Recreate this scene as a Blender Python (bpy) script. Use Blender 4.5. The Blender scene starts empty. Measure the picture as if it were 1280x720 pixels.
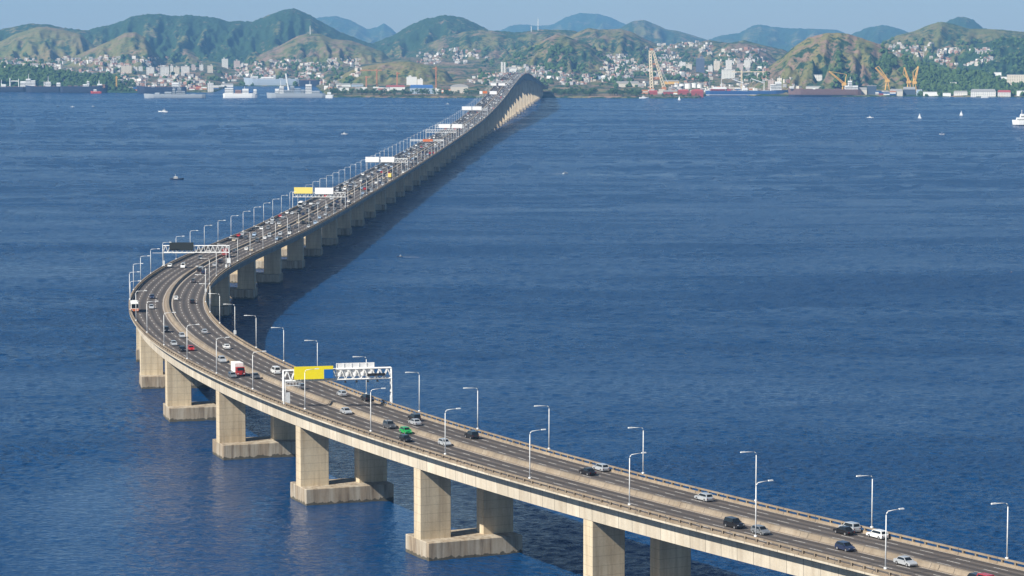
import bpy, bmesh, math, random
import numpy as np
from mathutils import Vector, Matrix, noise as mnoise
random.seed(11); RNG = np.random.RandomState(7)
PI = math.pi
sc = bpy.context.scene
col = sc.collection
F, YH, HC = 3400.0, 50.0, 112.0            # focal length in photo pixels, horizon row, camera height
TH = math.atan2(360-YH, F); CT, ST = math.cos(TH), math.sin(TH)

def at(px, py, z=0.0):
    """photo pixel -> point on the level z"""
    u = (px-640)/F; v = (360-py)/F
    dy = CT+v*ST; dz = -ST+v*CT
    t = (z-HC)/dz
    return Vector((t*u, t*dy, z))
def proj(p):
    z = p[2]-HC; dep = p[1]*CT-z*ST
    return 640+F*p[0]/dep, 360-F*(p[1]*ST+z*CT)/dep

# ------------------------------------------------------------------ materials
MATS = {}
def nodes(name):
    m = bpy.data.materials.new(name); m.use_nodes = True
    nt = m.node_tree; b = nt.nodes['Principled BSDF']
    MATS[name] = m
    return m, nt, b
def nd(nt, typ, **kw):
    n = nt.nodes.new(typ)
    for k, v in kw.items():
        if k.startswith('_'): setattr(n, k[1:], v)
        else:
            key = k.replace('__', ' ')
            n.inputs[key].default_value = v
    return n
def ramp(nt, fac, stops):
    r = nt.nodes.new('ShaderNodeValToRGB'); e = r.color_ramp.elements
    while len(e) < len(stops): e.new(0.5)
    for i, (p, c) in enumerate(stops):
        e[i].position = p; e[i].color = (*c, 1) if len(c) == 3 else c
    nt.links.new(fac, r.inputs[0]); return r.outputs[0]
def mixc(nt, fac, a, b, mode='MIX'):
    m = nt.nodes.new('ShaderNodeMix'); m.data_type = 'RGBA'; m.blend_type = mode
    for sock, v in ((m.inputs[0], fac), (m.inputs[6], a), (m.inputs[7], b)):
        if hasattr(v, 'node'): nt.links.new(v, sock)
        elif isinstance(v, (int, float)): sock.default_value = v
        else: sock.default_value = (*v, 1)
    return m.outputs[2]
def mth(nt, op, a, b=0.0, c=None):
    m = nt.nodes.new('ShaderNodeMath'); m.operation = op
    for i, v in enumerate((a, b) if c is None else (a, b, c)):
        if hasattr(v, 'node'): nt.links.new(v, m.inputs[i])
        else: m.inputs[i].default_value = v
    return m.outputs[0]
def mapped(nt, src, scale):
    mp = nt.nodes.new('ShaderNodeMapping'); mp.inputs['Scale'].default_value = scale
    nt.links.new(src, mp.inputs[0]); return mp.outputs[0]
def noise_(nt, vec, scale, detail=3, rough=.55, dist=0.0):
    n = nt.nodes.new('ShaderNodeTexNoise')
    n.inputs['Scale'].default_value = scale; n.inputs['Detail'].default_value = detail
    n.inputs['Roughness'].default_value = rough; n.inputs['Distortion'].default_value = dist
    nt.links.new(vec, n.inputs['Vector']); return n.outputs['Fac']
def posn(nt):
    return nt.nodes.new('ShaderNodeNewGeometry').outputs['Position']

def paint(name, c, rough=.5, metal=0.0, var=.12, coat=0.0):
    m, nt, b = nodes(name)
    f = noise_(nt, posn(nt), 1.7, 3)
    cc = ramp(nt, f, [(.3, [x*(1-var) for x in c]), (.7, [min(1, x*(1+var)) for x in c])])
    nt.links.new(cc, b.inputs['Base Color'])
    b.inputs['Roughness'].default_value = rough; b.inputs['Metallic'].default_value = metal
    b.inputs['Coat Weight'].default_value = coat
    return m
def concrete(name, c, streak=.0, joints=0.0, formlines=0.0, algae=False):
    m, nt, b = nodes(name)
    P = posn(nt)
    big = noise_(nt, P, .12, 4); fine = noise_(nt, P, 2.2, 4, .7)
    cc = mixc(nt, .8, c, ramp(nt, big, [(.3, (.80, .78, .75)), (.7, (1.08, 1.07, 1.05))]), 'MULTIPLY')
    cc = mixc(nt, .5, cc, ramp(nt, fine, [(.3, (.82, .81, .8)), (.65, (1.06, 1.06, 1.06))]), 'MULTIPLY')
    if streak:
        st = noise_(nt, mapped(nt, P, (.9, .9, .06)), 1.0, 4, .65)
        cc = mixc(nt, streak, cc, ramp(nt, st, [(.34, (.30, .24, .19)), (.5, (.85, .82, .78)), (.7, (1.1, 1.1, 1.1))]), 'MULTIPLY')
        rs = noise_(nt, mapped(nt, P, (.35, .35, .05)), 1.0, 3, .6)
        cc = mixc(nt, streak*.8, cc, ramp(nt, rs, [(.38, (.62, .5, .38)), (.58, (1, 1, 1))]), 'MULTIPLY')
    if joints:
        uv = nt.nodes.new('ShaderNodeUVMap').outputs[0]
        sx = nt.nodes.new('ShaderNodeSeparateXYZ'); nt.links.new(uv, sx.inputs[0])
        fr = mth(nt, 'FRACT', mth(nt, 'DIVIDE', sx.outputs[0], joints))
        seg = nt.nodes.new('ShaderNodeTexWhiteNoise'); seg.noise_dimensions = '1D'
        nt.links.new(mth(nt, 'FLOOR', mth(nt, 'DIVIDE', sx.outputs[0], joints)), seg.inputs['W'])
        cc = mixc(nt, 1.0, cc, ramp(nt, seg.outputs[0], [(0, (.86, .85, .83)), (1, (1.05, 1.05, 1.04))]), 'MULTIPLY')
        cc = mixc(nt, mth(nt, 'LESS_THAN', fr, .022), cc, (.10, .085, .07))
    if formlines:
        sp = nt.nodes.new('ShaderNodeSeparateXYZ'); nt.links.new(P, sp.inputs[0])
        fz = mth(nt, 'FRACT', mth(nt, 'DIVIDE', sp.outputs[2], formlines))
        cc = mixc(nt, mth(nt, 'MULTIPLY', mth(nt, 'LESS_THAN', fz, .06), .35), cc, (.16, .13, .10))
    if algae:
        sp = nt.nodes.new('ShaderNodeSeparateXYZ'); nt.links.new(P, sp.inputs[0])
        wob = noise_(nt, mapped(nt, P, (.8, .8, .1)), 1.0, 4)
        lim = mth(nt, 'ADD', mth(nt, 'MULTIPLY', wob, 2.2), -.48)
        fac = mth(nt, 'LESS_THAN', sp.outputs[2], lim)
        cc = mixc(nt, mth(nt, 'MULTIPLY', fac, .82), cc, (.045, .042, .028))
    nt.links.new(cc, b.inputs['Base Color']); b.inputs['Roughness'].default_value = .85
    bp = nd(nt, 'ShaderNodeBump', Strength=.25, Distance=.05)
    nt.links.new(fine, bp.inputs['Height']); nt.links.new(bp.outputs[0], b.inputs['Normal'])
    return m

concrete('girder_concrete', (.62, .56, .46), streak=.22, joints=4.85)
concrete('girder_shaded', (.36, .35, .335), streak=.35, joints=4.85)  # darker copy of girder_concrete: shade of the inner girder put into its colour
concrete('pier_concrete', (.65, .555, .40), streak=.34, formlines=1.9)
concrete('cap_concrete', (.47, .42, .34), streak=.75, algae=True)
concrete('parapet_concrete', (.335, .275, .205), streak=.35, joints=10.05)
concrete('median_concrete', (.31, .262, .205), streak=.3, joints=6.0)
concrete('quay_concrete', (.42, .39, .34), streak=.4)
paint('white_paint', (.70, .70, .685), .5)
paint('galvanised', (.74, .75, .75), .4, .2)
paint('sign_yellow', (.95, .78, .015), .5, var=.03)
paint('sign_yellow_faded', (.82, .66, .16), .5, var=.04)
paint('sign_blue', (.012, .13, .42), .5, var=.03)
paint('sign_white', (.84, .83, .81), .5, var=.05)
paint('sign_dark', (.022, .026, .024), .4)
paint('sign_orange', (.62, .17, .05), .5)
paint('fixture_black', (.02, .02, .02), .5)
paint('tyre', (.018, .018, .018), .8)
paint('rim', (.45, .45, .46), .35, .6)
paint('headlight', (.8, .82, .85), .15)
paint('taillight', (.20, .008, .008), .25)
m, nt, b = nodes('glass_dark'); b.inputs['Base Color'].default_value = (.012, .016, .02, 1); b.inputs['Roughness'].default_value = .07; b.inputs['IOR'].default_value = 1.5
CARCOL = {'white': (.78, .78, .76), 'silver': (.50, .52, .54), 'grey': (.20, .215, .23), 'dark grey': (.07, .075, .085), 'black': (.012, .012, .014), 'dark blue': (.02, .03, .07),
          'red': (.42, .015, .012), 'green': (.015, .33, .07), 'beige': (.5, .43, .33), 'yellow': (.75, .55, .06), 'pale blue': (.34, .45, .6)}
for k, c in CARCOL.items(): paint('car_'+k, c, .32, .25 if k in ('silver', 'grey') else 0, .02, .6)
paint('ship_navy', (.022, .033, .065), .5, var=.3); paint('ship_blue', (.03, .09, .24), .5, var=.2); paint('ship_grey', (.33, .36, .38), .5)
paint('ship_red', (.42, .05, .03), .55, var=.25); paint('ship_rust', (.17, .10, .085), .6, var=.3); paint('ship_white', (.80, .79, .75), .5); paint('ship_pale', (.36, .42, .48), .5)
paint('crane_yellow', (.72, .42, .10), .5); paint('crane_cream', (.74, .63, .45), .5); paint('crane_orange', (.55, .22, .08), .5); paint('crane_dark', (.05, .06, .08), .6)
paint('sail', (.85, .85, .83), .7); paint('foam', (.75, .78, .8), .8)
paint('roof_red', (.45, .09, .08), .7, var=.2); paint('roof_tile', (.36, .17, .10), .8, var=.3); paint('roof_grey', (.38, .37, .35), .8, var=.2)
paint('roof_blue', (.05, .16, .42), .7); paint('wall_paleblue', (.36, .44, .52), .8, var=.2); paint('wall_beige', (.58, .53, .44), .8, var=.2); paint('wall_white', (.80, .78, .73), .8, var=.1)
paint('wall_dark', (.05, .075, .11), .7, var=.2); paint('wall_brick', (.36, .20, .14), .8, var=.3); paint('wall_grey', (.36, .35, .34), .8, var=.2); paint('house_white', (.60, .56, .51), .8, var=.2); paint('container_red', (.30, .06, .055), .6, var=.3)
paint('bark', (.09, .06, .04), .9)
def facade(name, wall, win, fw=3.6, fh=3.1, gap=.42):
    m, nt, b = nodes(name)
    tc = nt.nodes.new('ShaderNodeUVMap').outputs[0]
    s = nt.nodes.new('ShaderNodeSeparateXYZ'); nt.links.new(tc, s.inputs[0])
    fx = mth(nt, 'FRACT', mth(nt, 'DIVIDE', s.outputs[0], fw)); fy = mth(nt, 'FRACT', mth(nt, 'DIVIDE', s.outputs[1], fh))
    k = mth(nt, 'MULTIPLY', mth(nt, 'LESS_THAN', fx, gap), mth(nt, 'LESS_THAN', fy, gap+.05))
    f = noise_(nt, posn(nt), .2, 3)
    w = ramp(nt, f, [(.3, [x*.88 for x in wall]), (.7, wall)])
    nt.links.new(mixc(nt, k, w, win), b.inputs['Base Color']); b.inputs['Roughness'].default_value = .75
facade('facade_white', (.80, .77, .70), (.16, .17, .18)); facade('facade_cream', (.74, .66, .52), (.15, .15, .15)); facade('facade_blue', (.12, .15, .21), (.045, .06, .09), 2.6, 3.0, .6)
facade('facade_pink', (.60, .48, .42), (.14, .13, .13)); facade('facade_house', (.66, .62, .56), (.10, .10, .10), 3.2, 3.0, .3)

# asphalt: worn wheel tracks follow the lanes (uv = metres along, metres across)
m, nt, b = nodes('asphalt')
uv = nt.nodes.new('ShaderNodeUVMap').outputs[0]
s = nt.nodes.new('ShaderNodeSeparateXYZ'); nt.links.new(uv, s.inputs[0])
lane = mth(nt, 'FRACT', mth(nt, 'DIVIDE', mth(nt, 'ADD', mth(nt, 'ABSOLUTE', s.outputs[1]), -1.35), 2.88))
dist = mth(nt, 'ABSOLUTE', mth(nt, 'ADD', lane, -.5))
long_ = noise_(nt, mapped(nt, uv, (.02, 1.6, 1)), 1.0, 4, .6)
band = mth(nt, 'ADD', mth(nt, 'MULTIPLY', dist, 1.1), mth(nt, 'MULTIPLY', mth(nt, 'ADD', long_, -.5), .9))
c1 = ramp(nt, band, [(.05, (.052, .045, .041)), (.26, (.076, .064, .057)), (.58, (.140, .117, .100))])
patch = noise_(nt, mapped(nt, uv, (.05, .25, 1)), 1.0, 5, .65)
c1 = mixc(nt, .7, c1, ramp(nt, patch, [(.3, (.8, .8, .8)), (.7, (1.12, 1.11, 1.09))]), 'MULTIPLY')
fr = mth(nt, 'FRACT', mth(nt, 'DIVIDE', s.outputs[0], 76.5))
c1 = mixc(nt, mth(nt, 'LESS_THAN', fr, .006), c1, (.035, .032, .03))
dust = mth(nt, 'ADD', mth(nt, 'MULTIPLY', noise_(nt, mapped(nt, uv, (.12, .5, 1)), 1.0, 4), .9), -.1)
edge = mth(nt, 'MAXIMUM', mth(nt, 'LESS_THAN', mth(nt, 'ABSOLUTE', s.outputs[1]), mth(nt, 'ADD', dust, 1.5)), mth(nt, 'GREATER_THAN', mth(nt, 'ABSOLUTE', s.outputs[1]), mth(nt, 'SUBTRACT', 12.75, dust)))
c1 = mixc(nt, mth(nt, 'MULTIPLY', edge, .6), c1, (.33, .255, .18))
nt.links.new(c1, b.inputs['Base Color']); b.inputs['Roughness'].default_value = .85
paint('road_paint', (.60, .58, .54), .7, var=.25)

# sea
m, nt, b = nodes('sea')
P = posn(nt)
patch = noise_(nt, mapped(nt, P, (.0016, .0065, 1)), 1.0, 4, .6, .4)
patch2 = noise_(nt, mapped(nt, P, (.007, .022, 1)), 1.0, 3, .6, .3)
b.inputs['Base Color'].default_value = (.0015, .0385, .124, 1)
b.inputs['Specular IOR Level'].default_value = .40; b.inputs['Roughness'].default_value = .2; b.inputs['IOR'].default_value = 1.333
w1 = noise_(nt, mapped(nt, P, (.33, .42, 1)), 1.0, 4, .62, .6)
w2 = noise_(nt, mapped(nt, P, (.05, .09, 1)), 1.0, 3, .55, .3)
sw = nt.nodes.new('ShaderNodeSeparateXYZ'); nt.links.new(P, sw.inputs[0])
# sheltered, calmer water beside the near piers
cx_ = mth(nt, 'POWER', mth(nt, 'DIVIDE', mth(nt, 'ADD', sw.outputs[0], 62.0), 78.0), 2.0); cy_ = mth(nt, 'POWER', mth(nt, 'DIVIDE', mth(nt, 'ADD', sw.outputs[1], -640.0), 170.0), 2.0)
calm = ramp(nt, mth(nt, 'ADD', cx_, cy_), [(.3, (.30, .30, .30)), (.95, (1, 1, 1))])
calm_r = nt.nodes.new('ShaderNodeMath'); calm_r.operation = 'MULTIPLY'; nt.links.new(calm, calm_r.inputs[1])
swell = noise_(nt, mapped(nt, P, (.0011, .0165, 1)), 1.0, 2, .5, .15)
swm = ramp(nt, mth(nt, 'MULTIPLY', mth(nt, 'ADD', sw.outputs[0], 60.0), -.0055), [(0, (.18, .18, .18)), (.6, (1, 1, 1))])
hgt = mth(nt, 'ADD', mth(nt, 'MULTIPLY', w1, 3.6), mth(nt, 'MULTIPLY', w2, 1.6))
hgt = mth(nt, 'ADD', hgt, mth(nt, 'MULTIPLY', mth(nt, 'MULTIPLY', swell, swm), 11.0))
st = mth(nt, 'ADD', mth(nt, 'MULTIPLY', patch, .55), mth(nt, 'MULTIPLY', patch2, .35))
st = ramp(nt, st, [(.3, (.35, .35, .35)), (.6, (1, 1, 1))])
nt.links.new(ramp(nt, mth(nt, 'ADD', mth(nt, 'MULTIPLY', patch, .6), mth(nt, 'MULTIPLY', patch2, .4)), [(.36, (.13, .13, .13)), (.60, (.34, .34, .34))]), calm_r.inputs[0]); nt.links.new(calm_r.outputs[0], b.inputs['Roughness'])
bp = nd(nt, 'ShaderNodeBump', Distance=1.6)
nt.links.new(mth(nt, 'MULTIPLY', mth(nt, 'MULTIPLY', st, .85), calm), bp.inputs['Strength']); nt.links.new(hgt, bp.inputs['Height']); nt.links.new(bp.outputs[0], b.inputs['Normal'])

# hills: grass / bare earth / forest by vertex cover mask plus fine breakup
m, nt, b = nodes('hill_cover')
P = posn(nt)
a = nt.nodes.new('ShaderNodeAttribute'); a.attribute_name = 'cover'
sr = nt.nodes.new('ShaderNodeSeparateColor'); nt.links.new(a.outputs['Color'], sr.inputs[0])
n1 = noise_(nt, P, .013, 5, .65); n2 = noise_(nt, P, .06, 4, .65); n3 = noise_(nt, P, .004, 4, .6)
brk = mth(nt, 'MULTIPLY', mth(nt, 'ADD', mth(nt, 'ADD', n1, n2), -1.0), 1.7)
gf = ramp(nt, mth(nt, 'ADD', sr.outputs[0], brk), [(.44, (0, 0, 0)), (.56, (1, 1, 1))])
bf = ramp(nt, mth(nt, 'ADD', sr.outputs[1], brk), [(.45, (0, 0, 0)), (.62, (1, 1, 1))])
forest = ramp(nt, n2, [(.3, (.016, .042, .020)), (.7, (.040, .078, .030))])
grass = ramp(nt, mth(nt, 'MULTIPLY', mth(nt, 'ADD', n1, n3), .5), [(.35, (.088, .122, .035)), (.52, (.18, .162, .06)), (.68, (.25, .178, .095))])
bare = ramp(nt, n1, [(.3, (.135, .10, .075)), (.7, (.27, .18, .12))])
bush = ramp(nt, noise_(nt, P, .10, 3, .6), [(.56, (0, 0, 0)), (.62, (1, 1, 1))])
cc = mixc(nt, bf, mixc(nt, gf, forest, grass), bare)
cc = mixc(nt, mth(nt, 'MULTIPLY', bush, .75), cc, forest)
hb = nd(nt, 'ShaderNodeBump', Strength=.7, Distance=7.0)
nt.links.new(noise_(nt, P, .07, 4, .65), hb.inputs['Height']); nt.links.new(hb.outputs[0], b.inputs['Normal'])
nt.links.new(cc, b.inputs['Base Color']); b.inputs['Roughness'].default_value = .95
b.inputs['Specular IOR Level'].default_value = .1
m, nt, b = nodes('leaves')
oi = nt.nodes.new('ShaderNodeObjectInfo').outputs['Random']
n2 = noise_(nt, posn(nt), .25, 4, .6)
c1 = ramp(nt, n2, [(.3, (.026, .062, .020)), (.7, (.078, .125, .040))])
nt.links.new(mixc(nt, .5, c1, ramp(nt, oi, [(0, (.7, .8, .7)), (1, (1.3, 1.2, 1.0))]), 'MULTIPLY'), b.inputs['Base Color']); b.inputs['Roughness'].default_value = .9
b.inputs['Specular IOR Level'].default_value = .15

# ------------------------------------------------------------------ mesh helper
class MB:
    def __init__(s): s.v = []; s.f = []; s.m = []; s.uv = []
    def add(s, verts, faces, mi=0, uvs=None):
        o = len(s.v); s.v += [tuple(p) for p in verts]
        for i, fc in enumerate(faces):
            s.f.append(tuple(o+k for k in fc)); s.m.append(mi)
            s.uv.append(uvs[i] if uvs else None)
    def box(s, c, d, mi=0, rz=0.0, top=(1, 1), M=None):
        """c = centre of the base, d = full size, top = scale of the top face"""
        x, y, h = d[0]/2, d[1]/2, d[2]
        P = []
        for k, z in ((0, 0), (1, h)):
            fx, fy = (1, 1) if k == 0 else top
            P += [(-x*fx, -y*fy, z), (x*fx, -y*fy, z), (x*fx, y*fy, z), (-x*fx, y*fy, z)]
        ca, sa = math.cos(rz), math.sin(rz)
        V = [(c[0]+p[0]*ca-p[1]*sa, c[1]+p[0]*sa+p[1]*ca, c[2]+p[2]) for p in P]
        if M: V = [tuple(M @ Vector(p)) for p in V]
        F_ = [(3, 2, 1, 0), (4, 5, 6, 7), (0, 1, 5, 4), (1, 2, 6, 5), (2, 3, 7, 6), (3, 0, 4, 7)]
        w, l = d[0], d[1]
        U = [[(0, 0), (0, 0), (0, 0), (0, 0)], [(0, 0)]*4] + [[(0, 0), (q, 0), (q, h), (0, h)] for q in (w, l, w, l)]
        s.add(V, F_, mi, U)
    def tube(s, pts, r, n=8, mi=0, r2=None):
        pts = [Vector(p) for p in pts]; R = []; N = len(pts)
        for i, p in enumerate(pts):
            t = (pts[min(i+1, N-1)]-pts[max(i-1, 0)]).normalized()
            a = Vector((0, 0, 1)) if abs(t.z) < .9 else Vector((1, 0, 0))
            e1 = t.cross(a).normalized(); e2 = t.cross(e1)
            rr = r if r2 is None else r+(r2-r)*i/(N-1)
            R.append([p+e1*rr*math.cos(2*PI*k/n)+e2*rr*math.sin(2*PI*k/n) for k in range(n)])
        V = [q for ring in R for q in ring]; Fs = []
        for i in range(N-1):
            for k in range(n):
                Fs.append((i*n+k, i*n+(k+1) % n, (i+1)*n+(k+1) % n, (i+1)*n+k))
        Fs.append(tuple(range(n-1, -1, -1))); Fs.append(tuple((N-1)*n+k for k in range(n)))
        s.add(V, Fs, mi)
    def bar(s, a, b, w, mi=0): s.tube([a, b], w/2*1.3, 4, mi)
    def prism(s, outline, y0, y1, mi=0, inset=None):
        """outline in x,z; extruded along y"""
        n = len(outline); i1 = inset or outline
        V = [(p[0], y0, p[1]) for p in outline]+[(p[0], y1, p[1]) for p in i1]
        Fs = [tuple(range(n)), tuple(range(2*n-1, n-1, -1))]+[((k+1) % n, k, n+k, n+(k+1) % n) for k in range(n)]
        s.add(V, Fs, mi)
    def build(s, name, mats, parent=None, smooth=False, loc=None, bevel=0):
        me = bpy.data.meshes.new(name); me.from_pydata(s.v, [], s.f)
        if not isinstance(mats, (list, tuple)): mats = [mats]
        for q in mats: me.materials.append(MATS[q])
        if len(mats) > 1: me.polygons.foreach_set('material_index', s.m)
        if any(u is not None for u in s.uv):
            L = me.uv_layers.new(name='UVMap'); dat = []
            for fc, u in zip(s.f, s.uv): dat += list(u) if u is not None else [(0, 0)]*len(fc)
            L.data.foreach_set('uv', [c for q in dat for c in q])
        if smooth: me.polygons.foreach_set('use_smooth', [True]*len(me.polygons))
        me.update()
        if bevel:
            bm = bmesh.new(); bm.from_mesh(me)
            bmesh.ops.bevel(bm, geom=bm.edges[:], offset=bevel, segments=1, affect='EDGES', profile=.5)
            bm.to_mesh(me); bm.free()
        o = bpy.data.objects.new(name, me); col.objects.link(o)
        if parent: o.parent = parent
        if loc is not None: o.location = loc
        return o
def tag(o, label=None, cat=None, group=None, kind=None):
    if label: o['label'] = label
    if cat: o['category'] = cat
    if group: o['group'] = group
    if kind: o['kind'] = kind
    return o
def empty(name, loc=(0, 0, 0), rz=0.0):
    o = bpy.data.objects.new(name, None); col.objects.link(o); o.location = loc; o.rotation_euler = (0, 0, rz)
    o.empty_display_size = .5
    return o
KIDS = {}
def kids(o):
    return [c for c in col.objects if c.parent is o] if o.name not in KIDS else KIDS[o.name]
def copy_tree(o, loc, rz, label=None, group=None, parts=True):
    if o.name not in KIDS:
        KIDS[o.name] = [c for c in col.objects if c.parent is o]
        for c in KIDS[o.name]: KIDS.setdefault(c.name, [g for g in col.objects if g.parent is c])
    r = o.copy(); col.objects.link(r); r.location = loc; r.rotation_euler = (0, 0, rz)
    if label: r['label'] = label
    if group: r['group'] = group
    out = [r]
    for ch in KIDS[o.name]:
        c = ch.copy(); col.objects.link(c); c.parent = r; out.append(c)
        for g in KIDS.get(ch.name, ()):
            d = g.copy(); col.objects.link(d); d.parent = c; out.append(d)
    return out

# ------------------------------------------------------------------ bridge alignment
CP = [[181.7,251.4],[161.5,285.9],[141.3,320.5],[121.1,355.0],[100.9,389.5],[80.7,424.0],[60.5,458.6],[40.1,493.1],[20.6,528.1],[2.0,563.6],[-15.5,599.7],[-32.0,636.2],[-47.4,673.2],[-61.7,710.7],[-74.9,748.5],[-87.0,786.8],[-97.7,825.4],[-106.8,864.4],[-114.3,903.8],[-120.0,943.5],[-123.9,983.4],[-126.3,1023.4],[-127.2,1063.5],[-126.8,1103.6],[-125.5,1143.6],[-123.5,1183.7],[-121.2,1223.7],[-118.8,1263.8],[-116.4,1303.8],[-114.3,1343.8],[-112.6,1383.8]]
while CP[-1][1] < 5720: CP.append([CP[-1][0]+.0407*40, CP[-1][1]+40])
CP = np.array(CP)
ZD = [300,450,505,580,650,720,820,960,1129,1300,1500,2000,2300,2700,3037,3300,3595,3868,4141,4250,4350,4450,4550,4730,5179,5400,5800]
ZV = [28,26.3,25.4,24.5,23.6,22.9,22.4,22.0,21.2,20,19,18.6,19.6,21.2,24.3,29.5,37.5,48.5,57,58.9,59.5,58.9,56.5,49,33.3,24,12]
_pts = []
for i in range(len(CP)-1):
    p0 = CP[max(i-1, 0)]; p1 = CP[i]; p2 = CP[i+1]; p3 = CP[min(i+2, len(CP)-1)]
    for k in range(10):
        t = k/10.0
        _pts.append(.5*((2*p1)+(p2-p0)*t+(2*p0-5*p1+4*p2-p3)*t*t+(3*p1-p0-3*p2+p3)*t**3))
_pts = np.array(_pts)
SS = np.r_[0, np.cumsum(np.linalg.norm(np.diff(_pts, axis=0), axis=1))]
SMAX = SS[-1]-12
_zz = np.interp(_pts[:, 1], ZD, ZV)
_k = np.ones(41)/41.0
_zp = np.r_[[_zz[0]]*20, _zz, [_zz[-1]]*20]
_zz = np.convolve(_zp, _k, 'valid')-1.1
_tan = np.gradient(_pts, axis=0); _tan /= np.linalg.norm(_tan, axis=1)[:, None]
_wd = np.interp(_pts[:, 1], [300, 1050, 1450, 2300, 2800], [26.2, 26.0, 29.0, 29.0, 27.0])
_se = np.interp(_pts[:, 1], [300, 700, 960, 1200], [.5, .5, .3, 0])
def fr(s):
    x = np.interp(s, SS, _pts[:, 0]); y = np.interp(s, SS, _pts[:, 1]); z = np.interp(s, SS, _zz)
    tx = np.interp(s, SS, _tan[:, 0]); ty = np.interp(s, SS, _tan[:, 1]); l = math.hypot(tx, ty)
    return Vector((x, y, z)), Vector((tx/l, ty/l, 0)), Vector((ty/l, -tx/l, 0)), float(np.interp(s, SS, _wd)), float(np.interp(s, SS, _se))
def rp(s, u, dz=0.0):
    """station s, offset u in nominal metres (half width 13), height above the road"""
    c, t, n, w, e = fr(s)
    uu = u*w/26.0
    p = c+n*uu; p.z += dz-e*u/13.0
    return p
def dist_s(P):
    d = (_pts[:, 0]-P.x)**2+(_pts[:, 1]-P.y)**2; i = int(d.argmin())
    c, t, n, w, e = fr(SS[i]); q = Vector((P.x-c.x, P.y-c.y, 0))
    return SS[i]+q.dot(t), q.dot(n)*26.0/w
def on_deck(px, py, dz=0.0):
    z = 21.0
    for _ in range(8):
        P = at(px, py, z); s_, u_ = dist_s(P); z = rp(s_, u_).z+dz
    return s_, u_
def stations(s0, s1):
    out = [s0]; s_ = s0
    while s_ < s1:
        s_ += 4.0 if s_ < 1000 else (8.0 if s_ < 1900 else 14.0)
        out.append(min(s_, s1))
    return out
def sweep(mb, prof, s0, s1, closed=True, mi=0, depth=None, caps=True):
    """sweep a section [(u, dz)] along the bridge; depth(s) may scale dz"""
    st_ = stations(s0, s1); n = len(prof); V = []
    per = [0]
    for a_, b_ in zip(prof, prof[1:]+prof[:1]): per.append(per[-1]+math.hypot(b_[0]-a_[0], b_[1]-a_[1]))
    for s_ in st_:
        for (u, dz) in prof: V.append(rp(s_, u, dz if depth is None else depth(s_, dz)))
    Fs = []; U = []
    for i in range(len(st_)-1):
        for k in range(n if closed else n-1):
            k2 = (k+1) % n
            Fs.append((i*n+k, i*n+k2, (i+1)*n+k2, (i+1)*n+k))
            if closed: U.append([(st_[i], per[k]), (st_[i], per[k+1]), (st_[i+1], per[k+1]), (st_[i+1], per[k])])
            else: U.append([(st_[i], prof[k][0]), (st_[i], prof[k2][0]), (st_[i+1], prof[k2][0]), (st_[i+1], prof[k][0])])
    if closed and caps:
        Fs.append(tuple(range(n-1, -1, -1))); U.append([(0, 0)]*n)
        Fs.append(tuple((len(st_)-1)*n+k for k in range(n))); U.append([(0, 0)]*n)
    mb.add(V, Fs, mi, U)

S_END = SMAX
# ------------------------------------------------------------------ bridge
bridge = empty('bridge', (0, 0, 0))
tag(bridge, 'long pale concrete viaduct curving over the bay with a humped main span', 'bridge')
def gdepth(s_, dz):
    y = float(np.interp(s_, SS, _pts[:, 1]))
    k = 1.0+np.interp(y, [3800, 4000, 4200, 4340, 4480, 4700, 4900], [0, .5, 2.0, .9, 2.0, .5, 0])
    k *= float(np.interp(y, [720, 1150, 2600, 3600], [1.0, .76, .76, 1.0]))
    return dz if dz > -1.2 else -.62+(dz+.62)*k
mb = MB(); sweep(mb, [(-13.25, -.05), (-13.25, -.42), (-11.4, -.6), (11.4, -.6), (13.25, -.42), (13.25, -.05)], 0, S_END); mb.build('deck_slab', 'girder_concrete', bridge)
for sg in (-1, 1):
    mb = MB(); sweep(mb, [(sg*11.35, -.55), (sg*11.25, -4.25), (sg*3.6, -4.25), (sg*3.6, -.55)], 0, S_END, depth=gdepth); mb.build('box_girder', 'girder_concrete' if sg < 0 else 'girder_shaded', bridge)
mb = MB(); sweep(mb, [(-12.9, .0), (-1.05, .0), (1.05, 0), (12.9, .0)], 0, S_END, closed=False); road = mb.build('road_surface', 'asphalt', bridge)
LANES = [1.35+2.88*(k+.5) for k in range(4)]
mb = MB()
for sg in (-1, 1):
    for k in (1, 2, 3):
        u = sg*(1.35+2.88*k); s_ = 1.0+k
        while s_ < 2600:
            a_ = rp(s_, u-.085, .006); b_ = rp(s_, u+.085, .006); c_ = rp(s_+3.6, u+.085, .006); d_ = rp(s_+3.6, u-.085, .006)
            mb.add([a_, b_, c_, d_], [(0, 1, 2, 3)]); s_ += 9.6
    for u in (1.55, 12.35): sweep(mb, [(sg*u-.06, .005), (sg*u+.06, .005)], 0, 2600, closed=False)
mb.build('lane_marking', 'road_paint', road)
mb = MB(); sweep(mb, [(-.8, .004), (-.52, .42), (-.42, .84), (.42, .84), (.52, .42), (.8, .004)], 0, S_END); mb.build('median_barrier', 'median_concrete', bridge)
post_me = None
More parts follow.
